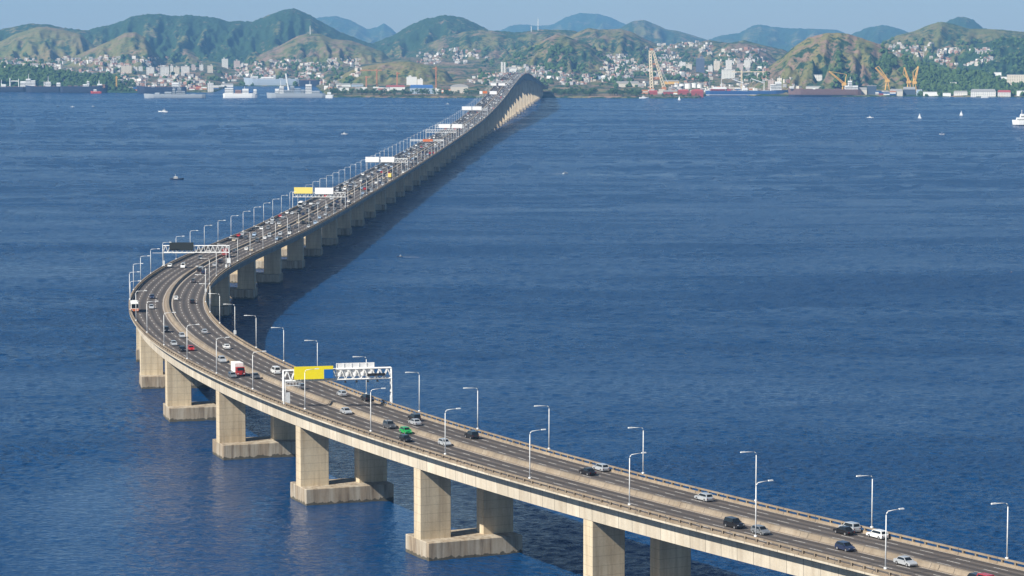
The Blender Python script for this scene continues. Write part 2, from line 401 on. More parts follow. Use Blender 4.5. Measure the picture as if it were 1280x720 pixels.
for sg in (-1, 1):
    mb = MB()
    sweep(mb, [(sg*12.72, -.04), (sg*13.28, -.04), (sg*13.28, .36), (sg*12.80, .36)], 0, S_END)
    sweep(mb, [(sg*12.85, .3), (sg*12.95, .3), (sg*12.95, .46), (sg*12.85, .46)], 0, S_END, caps=False)
    sweep(mb, [(sg*12.80, .9), (sg*13.26, .9), (sg*13.26, 1.17), (sg*12.80, 1.17)], 0, S_END)
    par = mb.build('parapet', 'parapet_concrete', bridge)
    rest = MB(); k = 0; s_ = 180.0
    s_list = []
    while s_ < 1500: s_list.append(s_); s_ += 3.35
    for i, s_ in enumerate(s_list):
        c, t, n, w, e = fr(s_); p = rp(s_, sg*13.06, .34)
        if i < 95:
            if post_me is None:
                q = MB(); q.box((0, 0, 0), (.46, .40, .58)); o = q.build('parapet_post', 'parapet_concrete', par); post_me = o.data
            else:
                o = bpy.data.objects.new('parapet_post', post_me); col.objects.link(o); o.parent = par
            o.location = p; o.rotation_euler = (0, 0, math.atan2(t.y, t.x))
        else: rest.box(p, (.46, .40, .58), rz=math.atan2(t.y, t.x))
    tag(rest.build('parapet_posts', 'parapet_concrete', par), kind='stuff')

# ------------------------------------------------------------------ piers
def pier(s_, label, big=1.0):
    c, t, n, w, e = fr(s_); k = w/26.0; rz = math.atan2(n.y, n.x)
    root = empty('bridge_pier', (c.x, c.y, 0), rz); tag(root, label, 'pier', 'bridge piers standing in the bay')
    hgt = gdepth(s_, -4.25)
    for sg in (-1, 1):
        ztop = c.z+hgt-e*sg*7.2/13+.25
        q = MB(); q.box((sg*7.5*k, 0, 3.0), (7.3*k, 3.5*big, ztop-3.0)); q.build('column', 'pier_concrete', root, bevel=.12)
    q = MB(); q.box((0, 0, -3), (22.4*k*(1+.25*(big-1)), 12.6*big, 7.0)); q.build('pile_cap', 'cap_concrete', root, bevel=.12)
    return root
s_p2 = dist_s(at(530, 694, 0))[0]
s_c2 = dist_s(at(559, 672, 4))[0]
S_P2 = s_c2+1.9
ord_ = ['first', 'second', 'third', 'fourth', 'fifth', 'sixth', 'seventh', 'eighth', 'ninth', 'tenth', 'eleventh', 'twelfth', 'thirteenth', 'fourteenth', 'fifteenth', 'sixteenth', 'seventeenth', 'eighteenth']
near_pl = {-1: 'pale pier cut by the bottom edge of the photo below the deck', 0: 'two-column pier on a wide stained pile cap, lowest whole one in the photo', 1: 'two-column pier under the yellow sign gantry end of the deck, its cap streaked',
           2: 'pier with lit left column, third from the bottom of the photo', 3: 'pier with broad lit column below the red box lorry', 4: 'pale pier under the leftmost swing of the curve, cap mostly hidden', 5: 'farthest-left pier, thin pale strip under the outer bend'}
s_ = S_P2-76.5*3; i = -3
SPAN_GAPS = []
while s_ < S_END-30:
    y = float(np.interp(s_, SS, _pts[:, 1]))
    if i >= -2:
        lab = near_pl.get(i)
        if lab is None:
            if y < 1200: lab = 'shaded pier under the inner side of the bend, %s from the photo bottom' % ord_[min(i+1, 17)]
            elif y < 2300: lab = 'shaded grey pier in the row under the straight deck before it climbs'
            elif y < 4000: lab = 'sunlit-footed pier under the climbing far part of the deck'
            else: lab = 'tall sunlit pier under the humped main span near the far shore'
        if i == -2: lab = 'pier below the deck just outside the bottom edge of the photo'
        if y < 5420: pier(s_, lab, 1.0 if y < 3950 or y > 4800 else 1.6)
    s_ += 76.5 if not (4000 < y < 4650) else 125.0
    i += 1

# ------------------------------------------------------------------ street lamps
def lamp_proto(single=False):
    pole = MB(); pole.tube([(0, 0, 0), (0, 0, 4.5), (0, 0, 8.9)], .12, 8, r2=.085); pole.box((0, 0, 0), (.45, .45, .35)); pole.tube([(0, 0, 8.9), (.1, 0, 9.25), (.4, 0, 9.5)], .085, 8, r2=.075)
    arm = MB(); arm.tube([(.4, 0, 9.5), (1.4, 0, 9.58), (2.7, 0, 9.66)], .075, 6, r2=.065)
    head = MB(); head.box((3.05, 0, 9.58), (1.05, .36, .2), top=(.85, .7))
    if single:
        q = MB()
        for w in (pole, arm, head): q.add(w.v, w.f)
        return q.build('street_lamp', 'white_paint')
    r = empty('street_lamp')
    pole.build('pole', 'white_paint', r, True); arm.build('arm', 'white_paint', r, True); head.build('lamp_head', 'white_paint', r)
    return r
LP = lamp_proto(); LS = lamp_proto(True)
used = [False, False]
def place_lamp(s_, sg, label, group, far):
    c, t, n, w, e = fr(s_); p = rp(s_, sg*13.0, 1.12)
    rz = math.atan2(-sg*n.y, -sg*n.x)
    src = LS if far else LP; k = 1 if far else 0
    if not used[k]:
        used[k] = True; src.location = p; src.rotation_euler = (0, 0, rz); tag(src, label, 'street lamp', group); return src
    out = copy_tree(src, p, rz, label, group); return out[0]
AP = [(1123, 711), (941, 672), (789, 632), (660, 599), (551, 569), (462, 540), (388, 512), (328, 487)]
BP = [(1264, 699), (1083, 661), (928, 628), (797, 593), (687, 562), (593, 537), (515, 515), (450, 493), (397, 470), (354, 452)]
near_s = {-1: [on_deck(*p, dz=1.1)[0] for p in AP], 1: [on_deck(*p, dz=1.1)[0] for p in BP]}
boxed = []
for sg in (-1, 1):
    lst = near_s[sg]; nm = 'near parapet' if sg < 0 else 'far parapet'
    s_ = lst[-1]
    while s_ < 4600: s_ += 37.2; lst.append(s_)
    lst = [lst[0]-37.2]+lst
    for i, s_ in enumerate(lst):
        y = float(np.interp(s_, SS, _pts[:, 1]))
        if i == 0: lab = 'white street lamp on the %s just outside the right edge of the photo' % nm
        elif y < 1000: lab = 'white street lamp on the %s, %s from the right edge of the photo' % (nm, ord_[i-1])
        elif y < 1250: lab = 'white street lamp on the %s where the bend straightens' % ('left parapet' if sg < 0 else 'right parapet')
        elif y < 2000: lab = 'thin white street lamp in the row along the straight %s' % ('left parapet' if sg < 0 else 'right parapet')
        else: lab = 'tiny far street lamp in the row along the climbing %s' % ('left parapet' if sg < 0 else 'right parapet')
        o = place_lamp(s_, sg, lab, 'street lamps along the bridge parapets', y > 2100)
        if sg > 0 and i in (12, 16, 19): boxed.append(o)
for o in boxed:
    q = MB(); q.box((0, 0, .4), (.7, .8, 1.1)); q.build('control_box', 'white_paint', o)

# ------------------------------------------------------------------ sign gantries
def gantry(L, R, panels, label, base_h=None, truss=(7.2, 9.9), yaw=0.0, extras=None):
    """L, R = photo pixels of the two post feet; panels = (x0,x1,y0,y1,material,thickness) in photo pixels"""
    sl = on_deck(*L, dz=1.1)[0]; sr_ = on_deck(*R, dz=1.1)[0]
    s_ = (sl+sr_)/2 if abs(sl-sr_) < 60 else sl
    c, t, n, w, e = fr(s_)
    sl = s_+yaw; sr_ = s_-yaw
    pa = rp(sl, -13.05, 1.1); pb = rp(sr_, 13.05, 1.1); W = math.hypot(pb.x-pa.x, pb.y-pa.y); rz = math.atan2(pb.y-pa.y, pb.x-pa.x)
    c = Vector(((pa.x+pb.x)/2, (pa.y+pb.y)/2, c.z))
    root = empty('sign_gantry', (c.x, c.y, c.z), rz); tag(root, label, 'sign gantry', 'sign gantries over the road')
    xa, ya = proj(pa); xb, yb = proj(pb); ppm = math.hypot(xb-xa, 0)/W
    fwd = F/(c.y*CT+(HC-c.z)*ST)                       # pixels per metre of height
    z0, z1 = truss
    hw = W/2+.15
    for sg in (-1, 1):
        q = MB(); zb = 1.1-e*sg
        for yy in (-.55, .55):
            q.bar((sg*hw, yy*1.7, zb-.4), (sg*hw, yy, z1), .26)
        for k in range(5):
            za = zb+(z0-zb)*k/5; zc = zb+(z0-zb)*(k+1)/5; f1 = 1.7-.7*k/5
            q.bar((sg*hw, -.55*f1*(1 if k % 2 else -1), za), (sg*hw, .55*f1*(1 if k % 2 else -1), zc), .12)
        q.build('post', 'white_paint', root)
    q = MB(); nb = 14
    for yy in (-.55, .55):
        q.bar((-hw, yy, z0), (hw, yy, z0), .3); q.bar((-hw, yy, z1), (hw, yy, z1), .26)
        for k in range(nb):
            x0 = -hw+2*hw*k/nb; x1 = -hw+2*hw*(k+1)/nb; xm = (x0+x1)/2
            q.bar((x0, yy, z0), (xm, yy, z1), .17); q.bar((xm, yy, z1), (x1, yy, z0), .17)
    for k in range(nb+1):
        x0 = -hw+2*hw*k/nb
        q.bar((x0, -.55, z0), (x0, .55, z0), .12); q.bar((x0, -.55, z1), (x0, .55, z1), .12)
    q.build('truss', 'white_paint', root)
    for (x0, x1, y0, y1, mt, yo) in panels:
        f0 = (x0-xa)/(xb-xa); f1 = (x1-xa)/(xb-xa)
        u0 = -W/2+W*f0; u1 = -W/2+W*f1
        yb0 = ya+(yb-ya)*(f0+f1)/2
        zt = 1.1+(yb0-y0)/fwd; zl = 1.1+(yb0-y1)/fwd
        q = MB(); q.box(((u0+u1)/2, yo, zl), (u1-u0, .16, zt-zl))
        o = q.build('sign_panel', mt, root)
        fx = MB(); nfr = max(2, int((u1-u0)/1.6))
        for k in range(nfr+1): fx.box((u0+.1+(u1-u0-.2)*k/nfr, yo+(.14 if yo < 0 else -.14), zl+.05), (.1, .1, zt-zl-.1))
        fx.build('panel_frame', 'galvanised', o)
    if extras: extras(root, hw, z0, z1)
    return root
def g1_extras(root, hw, z0, z1):
    q = MB(); q.box((-hw+1.0, -.9, 1.4), (.9, .6, 2.6)); q.build('cabinet', 'galvanised', root)
    q = MB()
    for yy in (-1.15, -.75): q.bar((-hw+.35, yy, 1.0), (-hw+.35, yy, z0), .09)
    for k in range(14): q.bar((-hw+.35, -1.15, 1.2+k*.42), (-hw+.35, -.75, 1.2+k*.42), .06)
    q.build('ladder', 'white_paint', root)
    q = MB(); q.box((-hw+2.2, -1.0, z0-1.1), (3.2, .8, .08)); 
    for k in range(5): q.bar((-hw+.7+k*.75, -1.35, z0-1.1), (-hw+.7+k*.75, -1.35, z0-.2), .07)
    q.bar((-hw+.6, -1.35, z0-.2), (-hw+3.8, -1.35, z0-.2), .08); q.build('platform', 'galvanised', root)
    for x in (1.8, 4.6, 7.4, 9.8):
        q = MB(); q.box((x, -.8, z0-.75), (.55, .5, .4), top=(.7, .7)); q.bar((x, -.6, z0-.4), (x, -.55, z0), .1); q.build('signal_lamp', 'fixture_black', root)
def g2_extras(root, hw, z0, z1):
    q = MB(); q.box((hw-.2, -1.0, 2.4), (1.5, .6, 1.9)); q.build('cabinet', 'white_paint', root)
    q = MB(); q.box((-hw+.2, -1.0, 1.1), (.9, .6, 2.2)); q.build('cabinet', 'galvanised', root)
    q = MB(); q.box((-hw+4.2, -.5, z0-.25), (17, .9, .1)); q.build('catwalk', 'galvanised', root)
gantry((353, 507), (485, 499), [(367, 415.5, 456, 472, 'sign_yellow', -.95), (404, 415.2, 460.2, 471.6, 'sign_blue', -1.12), (421, 469, 454.5, 471.5, 'sign_white', .95), (458, 481, 467.3, 470.6, 'fixture_black', -.95)],
       'nearest white lattice gantry with a yellow panel, a blue panel and a white panel back', truss=(6.75, 9.3), yaw=2.0, extras=g1_extras)
gantry((204.5, 332), (288, 333), [(212.5, 242.5, 302.5, 312.5, 'sign_dark', -.95)], 'white lattice gantry over the bend with one black message panel', truss=(6.6, 9.3), extras=g2_extras)
gantry((363, 262), (423, 257), [(368, 391, 234, 241.8, 'sign_yellow_faded', -.95), (394, 417, 234.5, 242.5, 'sign_white', -.95)], 'gantry on the straight with a pale yellow panel beside a white panel', truss=(7.0, 9.6))
gantry((451, 213), (502, 208), [(457, 474, 196, 202.6, 'sign_white', -.95), (476, 493, 196, 202.6, 'sign_white', -.95)], 'gantry with two white panels, next one beyond the pale yellow panel', truss=(7.0, 9.6))
gantry((508, 184), (548, 179), [(528.6, 541, 174, 177, 'sign_orange', -.95)], 'slim gantry with a small rust-red panel on the straight', truss=(6.5, 7.6))
gantry((546.5, 168), (580, 166), [(548.5, 563, 155, 160, 'sign_white', -.95), (565, 578, 155, 160, 'sign_white', -.95)], 'gantry with two white panels just beyond the rust-red panel', truss=(7.0, 9.6))
gantry((576, 143.5), (605, 144), [(577.5, 589.5, 133, 137.6, 'sign_white', -.95), (590.5, 602, 133, 137.6, 'sign_white', -.95)], 'gantry with two white panels at the foot of the climb', truss=(7.0, 9.6))
gantry((598, 121), (624, 122), [(603.5, 609, 114, 117, 'sign_orange', -.95), (599.5, 603, 114, 117.5, 'sign_white', -.95), (612, 621, 114, 118, 'sign_white', -.95)], 'gantry on the climb with an orange panel between white panels', truss=(7.0, 9.6))
gantry((610.5, 112.6), (634, 110), [(613.5, 620.5, 104, 107, 'sign_white', -.95), (623, 631.5, 104, 107, 'sign_white', -.95)], 'farthest gantry with two white panels near the top of the climb', truss=(7.0, 9.6))

# ------------------------------------------------------------------ vehicles  (x forward, wheels on z = 0)
def wheel_mb(x, y, r=.31, w=.2):
    q = MB(); n = 14
    V = [(x+r*math.cos(2*PI*k/n), y+sy*w/2, r+r*math.sin(2*PI*k/n)) for sy in (-1, 1) for k in range(n)]
    q.add(V, [(k, (k+1) % n, n+(k+1) % n, n+k) for k in range(n)]+[tuple(range(n-1, -1, -1)), tuple(range(n, 2*n))])
    sy = 1 if y > 0 else -1
    V = [(x+r*.6*math.cos(2*PI*k/n), y+sy*(w/2+.012), r+r*.6*math.sin(2*PI*k/n)) for k in range(n)]
    q.add(V, [tuple(range(n)) if sy < 0 else tuple(range(n-1, -1, -1))], 1)
    return q
def quad_in(a, b, c, d, s1=.1, s2=.12, off=.012):
    a, b, c, d = map(Vector, (a, b, c, d)); nrm = (b-a).cross(d-a).normalized()
    def P(u, v): return (a*(1-u)+b*u)*(1-v)+(d*(1-u)+c*u)*v+nrm*off
    return [P(s1, s2), P(1-s1, s2), P(1-s1, 1-s2), P(s1, 1-s2)]
CARS = {  # L, W, H, belt height, hood front z, cabin base (rear, front), roof (rear, front), wheel x
    'hatchback': (3.9, 1.66, 1.46, .92, .74, (-1.88, 1.02), (-1.45, .38), (-1.18, 1.22)),
    'sedan':     (4.4, 1.72, 1.43, .92, .74, (-1.55, 1.05), (-.95, .35), (-1.32, 1.36)),
    'wagon':     (4.4, 1.72, 1.50, .92, .74, (-2.1, 1.05), (-1.8, .38), (-1.35, 1.38)),
    'suv':       (4.4, 1.82, 1.74, 1.08, .92, (-2.08, 1.0), (-1.85, .42), (-1.33, 1.36)),
    'van':       (4.6, 1.84, 2.05, 1.12, .95, (-2.22, 1.45), (-2.15, .85), (-1.4, 1.5)),
}
def car_meshes(kind):
    L, W, H, bz, hz, (cb0, cb1), (rt0, rt1), (wx0, wx1) = CARS[kind]
    h = L/2; y = W/2; body = MB()
    out = [(-h+.05, .26), (-h, .58), (-h+.06, bz-.06), (cb0, bz), (cb1, bz), (h-.28, hz+.06), (h-.06, hz-.1), (h, .5), (h-.05, .26)]
    body.prism(out, -y, y)
    for i, p in enumerate(body.v):                         # tuck in the top edges and the nose
        k = 1.0 if p[2] < bz-.1 else .95
        if abs(p[0]) > h-.35: k *= .93
        body.v[i] = (p[0], p[1]*k, p[2])
    yb, yt = y*.94, y*.76
    A = [(cb0, -yb, bz-.01), (cb1, -yb, bz-.01), (cb1, yb, bz-.01), (cb0, yb, bz-.01)]
    T = [(rt0, -yt, H), (rt1, -yt, H), (rt1, yt, H), (rt0, yt, H)]
    body.add(A+T, [(4, 5, 6, 7), (0, 1, 5, 4), (1, 2, 6, 5), (2, 3, 7, 6), (3, 0, 4, 7)])
    for sy in (-1, 1):                                    # dark wheel arches are the gap under the sill; mirrors
        body.box((cb1-.25, sy*(y+.08), bz), (.16, .2, .14))
    win = {}
    win['windscreen'] = [quad_in(A[1], A[2], T[2], T[1], .07, .1)]
    win['rear_window'] = [quad_in(A[3], A[0], T[0], T[3], .1, .14)]
    sides = []
    for sgn in (-1, 1):
        a, b, c, d = (A[0], A[1], T[1], T[0]) if sgn < 0 else (A[2], A[3], T[3], T[2])
        sides.append(quad_in(a, b, c, d, .06, .14))
    win['side_window'] = sides
    lights = [('headlight', (h-.12, sy*y*.68, hz-.24), (.16, .34, .15)) for sy in (-1, 1)]+[('taillight', (-h+.04, sy*y*.72, bz-.34), (.1, .2, .16)) for sy in (-1, 1)]
    wheels = [wheel_mb(x, sy*(y-.1)) for x in (wx0, wx1) for sy in (-1, 1)]
    return body, win, lights, wheels
def car_proto(kind):
    body, win, lights, wheels = car_meshes(kind)
    r = empty(kind if kind != 'van' else 'delivery_van')
    body.build('body', 'car_white', r)
    for k, qs in win.items():
        for q4 in qs:
            q = MB(); q.add(q4, [(0, 1, 2, 3)]); q.build(k, 'glass_dark', r)
    for k, p, d in lights:
        q = MB(); q.box(p, d); q.build(k, k, r)
    for w in wheels: w.build('wheel', ['tyre', 'rim'], r)
    return r
def car_single(kind):
    body, win, lights, wheels = car_meshes(kind); q = MB(); q.add(body.v, body.f, 0)
    for qs in win.values():
        for q4 in qs: q.add(q4, [(0, 1, 2, 3)], 1)
    for w in wheels: q.add(w.v, w.f, 2)
    for k, p, d in lights:
        if k == 'taillight': t_ = MB(); t_.box(p, (.06, .12, .12)); q.add(t_.v, t_.f, 3)
    return q
CAR_NAME = {'hatchback': 'hatchback_car', 'sedan': 'sedan_car', 'wagon': 'estate_car', 'suv': 'suv_car', 'van': 'delivery_van'}
PROTO = {k: car_proto(k) for k in CARS}
for k, o in PROTO.items(): o.name = CAR_NAME[k]
SINGLE_MB = {k: car_single(k) for k in CARS}
SINGLE = {k: SINGLE_MB[k].build(CAR_NAME[k], ['car_white', 'glass_dark', 'tyre', 'taillight']) for k in CARS}
taken = set()
BUSY = []
def set_colour(objs, colour):
    for o in objs:
        if o.type == 'MESH' and o.data.materials and o.data.materials[0] == MATS['car_white']:
            o.material_slots[0].link = 'OBJECT'; o.material_slots[0].material = MATS['car_'+colour]
def car_pose(s_, u):
    c, t, n, w, e = fr(s_); p = rp(s_, u, .012); q2 = rp(s_+2, u, .012)
    d = (q2-p).normalized()
    if u < 0: d = -d
    return p, math.atan2(d.y, d.x)
def put_car(kind, colour, s_, u, label, group, parts=True):
    p, rz = car_pose(s_, u); src = PROTO[kind] if parts else SINGLE[kind]; key = (kind, parts)
    BUSY.append((s_, u))
    if key not in taken:
        taken.add(key); src.location = p; src.rotation_euler = (0, 0, rz)
        KIDS[src.name] = [c for c in col.objects if c.parent is src] if parts else []
        tag(src, label, 'van' if kind == 'van' else 'car', group)
        # later copies must not inherit the colour override: colour is set per object below
        set_colour([src]+KIDS[src.name], colour); return src
    out = copy_tree(src, p, rz, label, group)
    set_colour(out, colour)
    for o in out:                                           # re-colour bodies whose slot was inherited
        if o.type == 'MESH' and o.material_slots and o.material_slots[0].link == 'OBJECT': o.material_slots[0].material = MATS['car_'+colour]
    return out[0]
def lane_of(px, py):
    s_, u_ = on_deck(px, py)
    sg = -1 if u_ < 0 else 1
    l = min(LANES, key=lambda q: abs(q-abs(u_)))
    return s_, sg*l
NEARCARS = [
    ('sedan', 'silver', 1139, 706, 'silver saloon at the right end of the near carriageway beside a street lamp', -1),
    ('hatchback', 'dark blue', 1057, 688, 'dark blue-grey hatchback alone in the near carriageway', -1),
    ('suv', 'black', 925, 659, 'black off-roader in front of a grey car behind a street lamp', -1),
    ('hatchback', 'grey', 945, 668, 'grey hatchback close beside the black off-roader', -1),
    ('hatchback', 'black', 1222, 729, 'black car cut off by the bottom edge near the right corner', -1),
    ('suv', 'red', 1250, 731, 'dark red car partly cut off by the bottom edge', -1),
    ('wagon', 'white', 1117, 671, 'white estate car in the far carriageway near the right edge', 1),
    ('suv', 'silver', 1068, 664, 'silver-grey hatchback car just beyond the flat black car', 1),
    ('sedan', 'black', 1050, 668, 'low black car beside the median, next to a silver-grey car', 1),
    ('wagon', 'silver', 874, 626, 'silver estate car alone in the middle of the far carriageway', 1),
    ('wagon', 'silver', 758, 588, 'silver car by the far parapet just past the black hatchback', 1),
    ('sedan', 'black', 742, 593, 'black car by the median, close to a silver car', 1),
    ('suv', 'black', 585, 548, 'black off-roader by the median above a pale silver car', 1),
    ('hatchback', 'silver', 587, 556, 'pale silver hatchback beside the median, below the black off-roader', -1),
    ('suv', 'black', 513, 526, 'black off-roader in the far carriageway, right of the yellow-panel gantry', 1),
    ('sedan', 'silver', 519, 531, 'silver car next to the median beside a black off-roader', 1),
    ('suv', 'dark grey', 501, 535, 'dark off-roader directly behind the bright green car', -1),
    ('hatchback', 'green', 501, 542, 'bright green car in the near carriageway', -1),
    ('hatchback', 'black', 503, 552, 'black car in the outer lane just below the green car', -1),
    ('suv', 'black', 455, 501, 'black off-roader under the right end of the yellow-panel gantry', 1),
    ('hatchback', 'silver', 422, 495, 'silver hatchback under the middle of the yellow-panel gantry', 1),
    ('sedan', 'silver', 441, 517, 'silver saloon just below the shadow of the yellow-panel gantry', -1),
    ('hatchback', 'grey', 375, 486, 'blue-grey car under the yellow panel of the gantry', 1),
    ('van', 'white', 345, 467, 'white delivery van just left of the yellow-panel gantry', 1),
    ('sedan', 'dark grey', 316, 473, 'dark grey saloon ahead of the red lorry', -1),
    ('hatchback', 'grey', 285, 472, 'blue-grey hatchback beside the rear of the red lorry', -1),
    ('suv', 'silver', 273, 453, 'silver off-roader behind the red lorry', -1),
    ('sedan', 'white', 287, 436, 'white saloon alone in the inner carriageway of the bend above the red lorry', 1),
    ('hatchback', 'red', 234, 438, 'bright red hatchback in the outer carriageway of the bend', -1),
    ('hatchback', 'black', 226, 439, 'black car in the outer lane beside the red hatchback', -1),
    ('hatchback', 'silver', 216, 432, 'small silver-grey car in the outer lane behind the red hatchback', -1),
    ('hatchback', 'silver', 225, 422, 'silver hatchback in the inner lane of the bend, next to the median', -1),
    ('hatchback', 'silver', 257, 417, 'silver car close to the median on its inner side, midway round the bend', 1),
    ('suv', 'black', 203, 415, 'black off-roader in the middle of the outer carriageway below the orange bus', -1),
    ('hatchback', 'silver', 185, 386, 'silver car side by side with the orange and white bus', -1),
    ('sedan', 'dark blue', 194, 373, 'dark car just beyond the orange and white bus', -1),
    ('hatchback', 'white', 222, 375, 'small white car in the inner carriageway at the apex of the bend', 1),
    ('sedan', 'black', 240, 379, 'black car in the inner carriageway at the apex of the bend', 1),
    ('van', 'white', 233, 335, 'white van by the median below the black message panel', -1),
    ('hatchback', 'white', 212.5, 334, 'tiny white car in the outer lane left of the white van', -1),
    ('hatchback', 'dark grey', 249, 324, 'dark grey car under the black message panel gantry', -1),
    ('hatchback', 'black', 242, 339, 'black car just right of the white van across the median', 1),
    ('sedan', 'silver', 253, 338, 'silver saloon right of the black car near the message gantry', 1),
    ('hatchback', 'dark blue', 259, 342, 'dark blue car in the outer lane beside the silver saloon', 1),
    ('hatchback', 'dark grey', 238, 353, 'dark grey car alone where the inner carriageway starts to bend', 1),
    ('sedan', 'silver', 271, 333, 'silver car below the right post of the message gantry', 1),
    ('suv', 'black', 277, 329, 'black off-roader near the right post of the message gantry', 1),
    ('hatchback', 'silver', 301, 294, 'silver car in the left carriageway past the message gantry', -1),
    ('sedan', 'black', 315, 288, 'black saloon in the left carriageway past the message gantry', -1),
    ('hatchback', 'white', 327, 287, 'white car by the median past the message gantry', -1),
    ('hatchback', 'white', 317, 299, 'white car across the median past the message gantry', 1),
    ('sedan', 'beige', 312, 314, 'beige car by the right parapet past the message gantry', 1),
    ('hatchback', 'white', 305, 313, 'white hatchback next to the beige car past the message gantry', 1),
    ('suv', 'dark grey', 294, 316, 'dark off-roader past the message gantry, behind the white hatchback', 1),
]
for kind, colour, px, py, lab, sg in NEARCARS:
    s_, u_ = lane_of(px, py)
    if (u_ < 0) != (sg < 0): u_ = sg*LANES[0]
    put_car(kind, colour, s_, u_, lab, 'cars driving on the bridge')
# lorry with box body
def lorry(colour, box, label, s_, u, Lb=5.2):
    p, rz = car_pose(s_, u); r = empty('box_lorry', p, rz); tag(r, label, 'lorry', 'lorries and buses on the bridge'); BUSY.append((s_, u)); BUSY.append((s_+5, u)); BUSY.append((s_-5, u))
    q = MB(); q.prism([(1.9, .55), (1.9, 2.5), (3.1, 2.55), (3.75, 1.55), (3.85, .55)], -1.1, 1.1); cab = q.build('cab', 'car_'+colour, r)
    q = MB(); q.add(quad_in((3.78, -1.1, 1.55), (3.78, 1.1, 1.55), (3.14, 1.1, 2.5), (3.14, -1.1, 2.5), .07, .1, .02), [(0, 1, 2, 3)]); q.build('windscreen', 'glass_dark', cab)
    for sy in (-1, 1):
        q = MB(); q.box((2.7, sy*1.105, 1.5), (1.1, .02, .75), top=(.6, 1)); q.build('side_window', 'glass_dark', cab)
        q = MB(); q.box((3.84, sy*.8, .75), (.1, .3, .2)); q.build('headlight', 'headlight', cab)
    q = MB(); q.box((1.7-Lb/2, 0, 1.0), (Lb, 2.4, 2.5)); q.build('cargo_box', box, r, bevel=.05)
    q = MB(); q.box((-.2, 0, .6), (6.4, 1.0, .35)); q.build('chassis', 'fixture_black', r)
    for x in (-2.2, 2.9):
        for sy in (-1, 1): wheel_mb(x, sy*1.0, .46, .32).build('wheel', ['tyre', 'rim'], r)
    return r
s_, u_ = lane_of(292, 469); lorry('red', 'ship_white', 'red lorry with a white box body in the outer carriageway of the bend', s_, -LANES[1], 4.6)
s_, u_ = lane_of(272, 321); lorry('pale blue', 'container_red', 'blue-cabbed lorry with a red load behind the message gantry', s_, LANES[0])
s_, u_ = lane_of(470, 223); lorry('yellow', 'sign_yellow_faded', 'yellow box lorry in the right carriageway below the two-white-panel gantry', s_, LANES[2])
s_, u_ = lane_of(424, 237); lorry('dark grey', 'car_dark blue', 'dark box lorry by the median beyond the pale yellow panel gantry', s_, -LANES[0])
def bus(label, s_, u, body, band):
    p, rz = car_pose(s_, u); r = empty('bus', p, rz); tag(r, label, 'bus', 'lorries and buses on the bridge'); BUSY.append((s_, u)); BUSY.append((s_+6, u)); BUSY.append((s_-6, u))
    q = MB(); q.box((0, 0, .35), (9.5, 2.5, 2.85)); b_ = q.build('body', body, r, bevel=.12)
    q = MB(); q.box((0, 0, .5), (9.54, 2.54, .75)); q.build('skirt', band, r)
    for sy in (-1, 1):
        q = MB(); q.box((-.1, sy*1.262, 1.7), (8.6, .02, .95)); q.build('side_window', 'glass_dark', b_)
        q = MB(); q.box((4.76, sy*.9, .7), (.06, .35, .25)); q.build('headlight', 'headlight', b_)
    q = MB(); q.box((4.765, 0, 1.45), (.03, 2.2, 1.4)); q.build('windscreen', 'glass_dark', b_)
    for x in (-2.8, 3.0):
        for sy in (-1, 1): wheel_mb(x, sy*1.12, .48, .3).build('wheel', ['tyre', 'rim'], r)
    q = MB(); q.box((-1.0, 0, 3.2), (2.4, 1.6, .3)); q.build('roof_unit', 'ship_white', r)
s_, u_ = lane_of(176, 389); bus('orange and white bus in the outer lane at the apex of the bend', s_, -LANES[3], 'ship_white', 'sign_orange')
s_, u_ = lane_of(360, 259); bus('white bus by the left parapet below the pale yellow panel gantry', s_, -LANES[3], 'ship_white', 'car_grey')
# far traffic
SEC = [(1180, 1420, 'between the bend and the pale yellow panel gantry'), (1420, 1720, 'just beyond the pale yellow panel gantry'), (1720, 2150, 'beyond the first gantry of two white panels'), (2150, 2700, 'where the deck starts to climb')]
cnt = 0; far = MB(); colr = ['white', 'silver', 'grey', 'black', 'dark grey', 'black', 'silver', 'grey', 'dark blue', 'beige', 'white', 'dark grey', 'grey', 'black', 'red', 'silver', 'dark grey', 'pale blue', 'dark grey', 'black', 'grey', 'dark blue']
FARM = ['car_white', 'glass_dark', 'tyre', 'taillight', 'car_silver', 'car_dark grey', 'car_red', 'car_grey']
kinds = ['hatchback', 'sedan', 'suv', 'hatchback', 'wagon', 'van']
def free(s_, u): return all(abs(s_-a_) > 8 or abs(u-b_) > 1.5 for a_, b_ in BUSY)
jobs = []
for sg in (-1, 1):
    for l in LANES:
        s_ = 830+random.uniform(0, 40)
        while s_ < 4380:
            jobs.append((s_, sg*l)); s_ += random.choice([15, 20, 28, 42, 60])*random.uniform(.8, 1.2)*(1.5 if s_ < 1450 else 1.0)
jobs.sort()
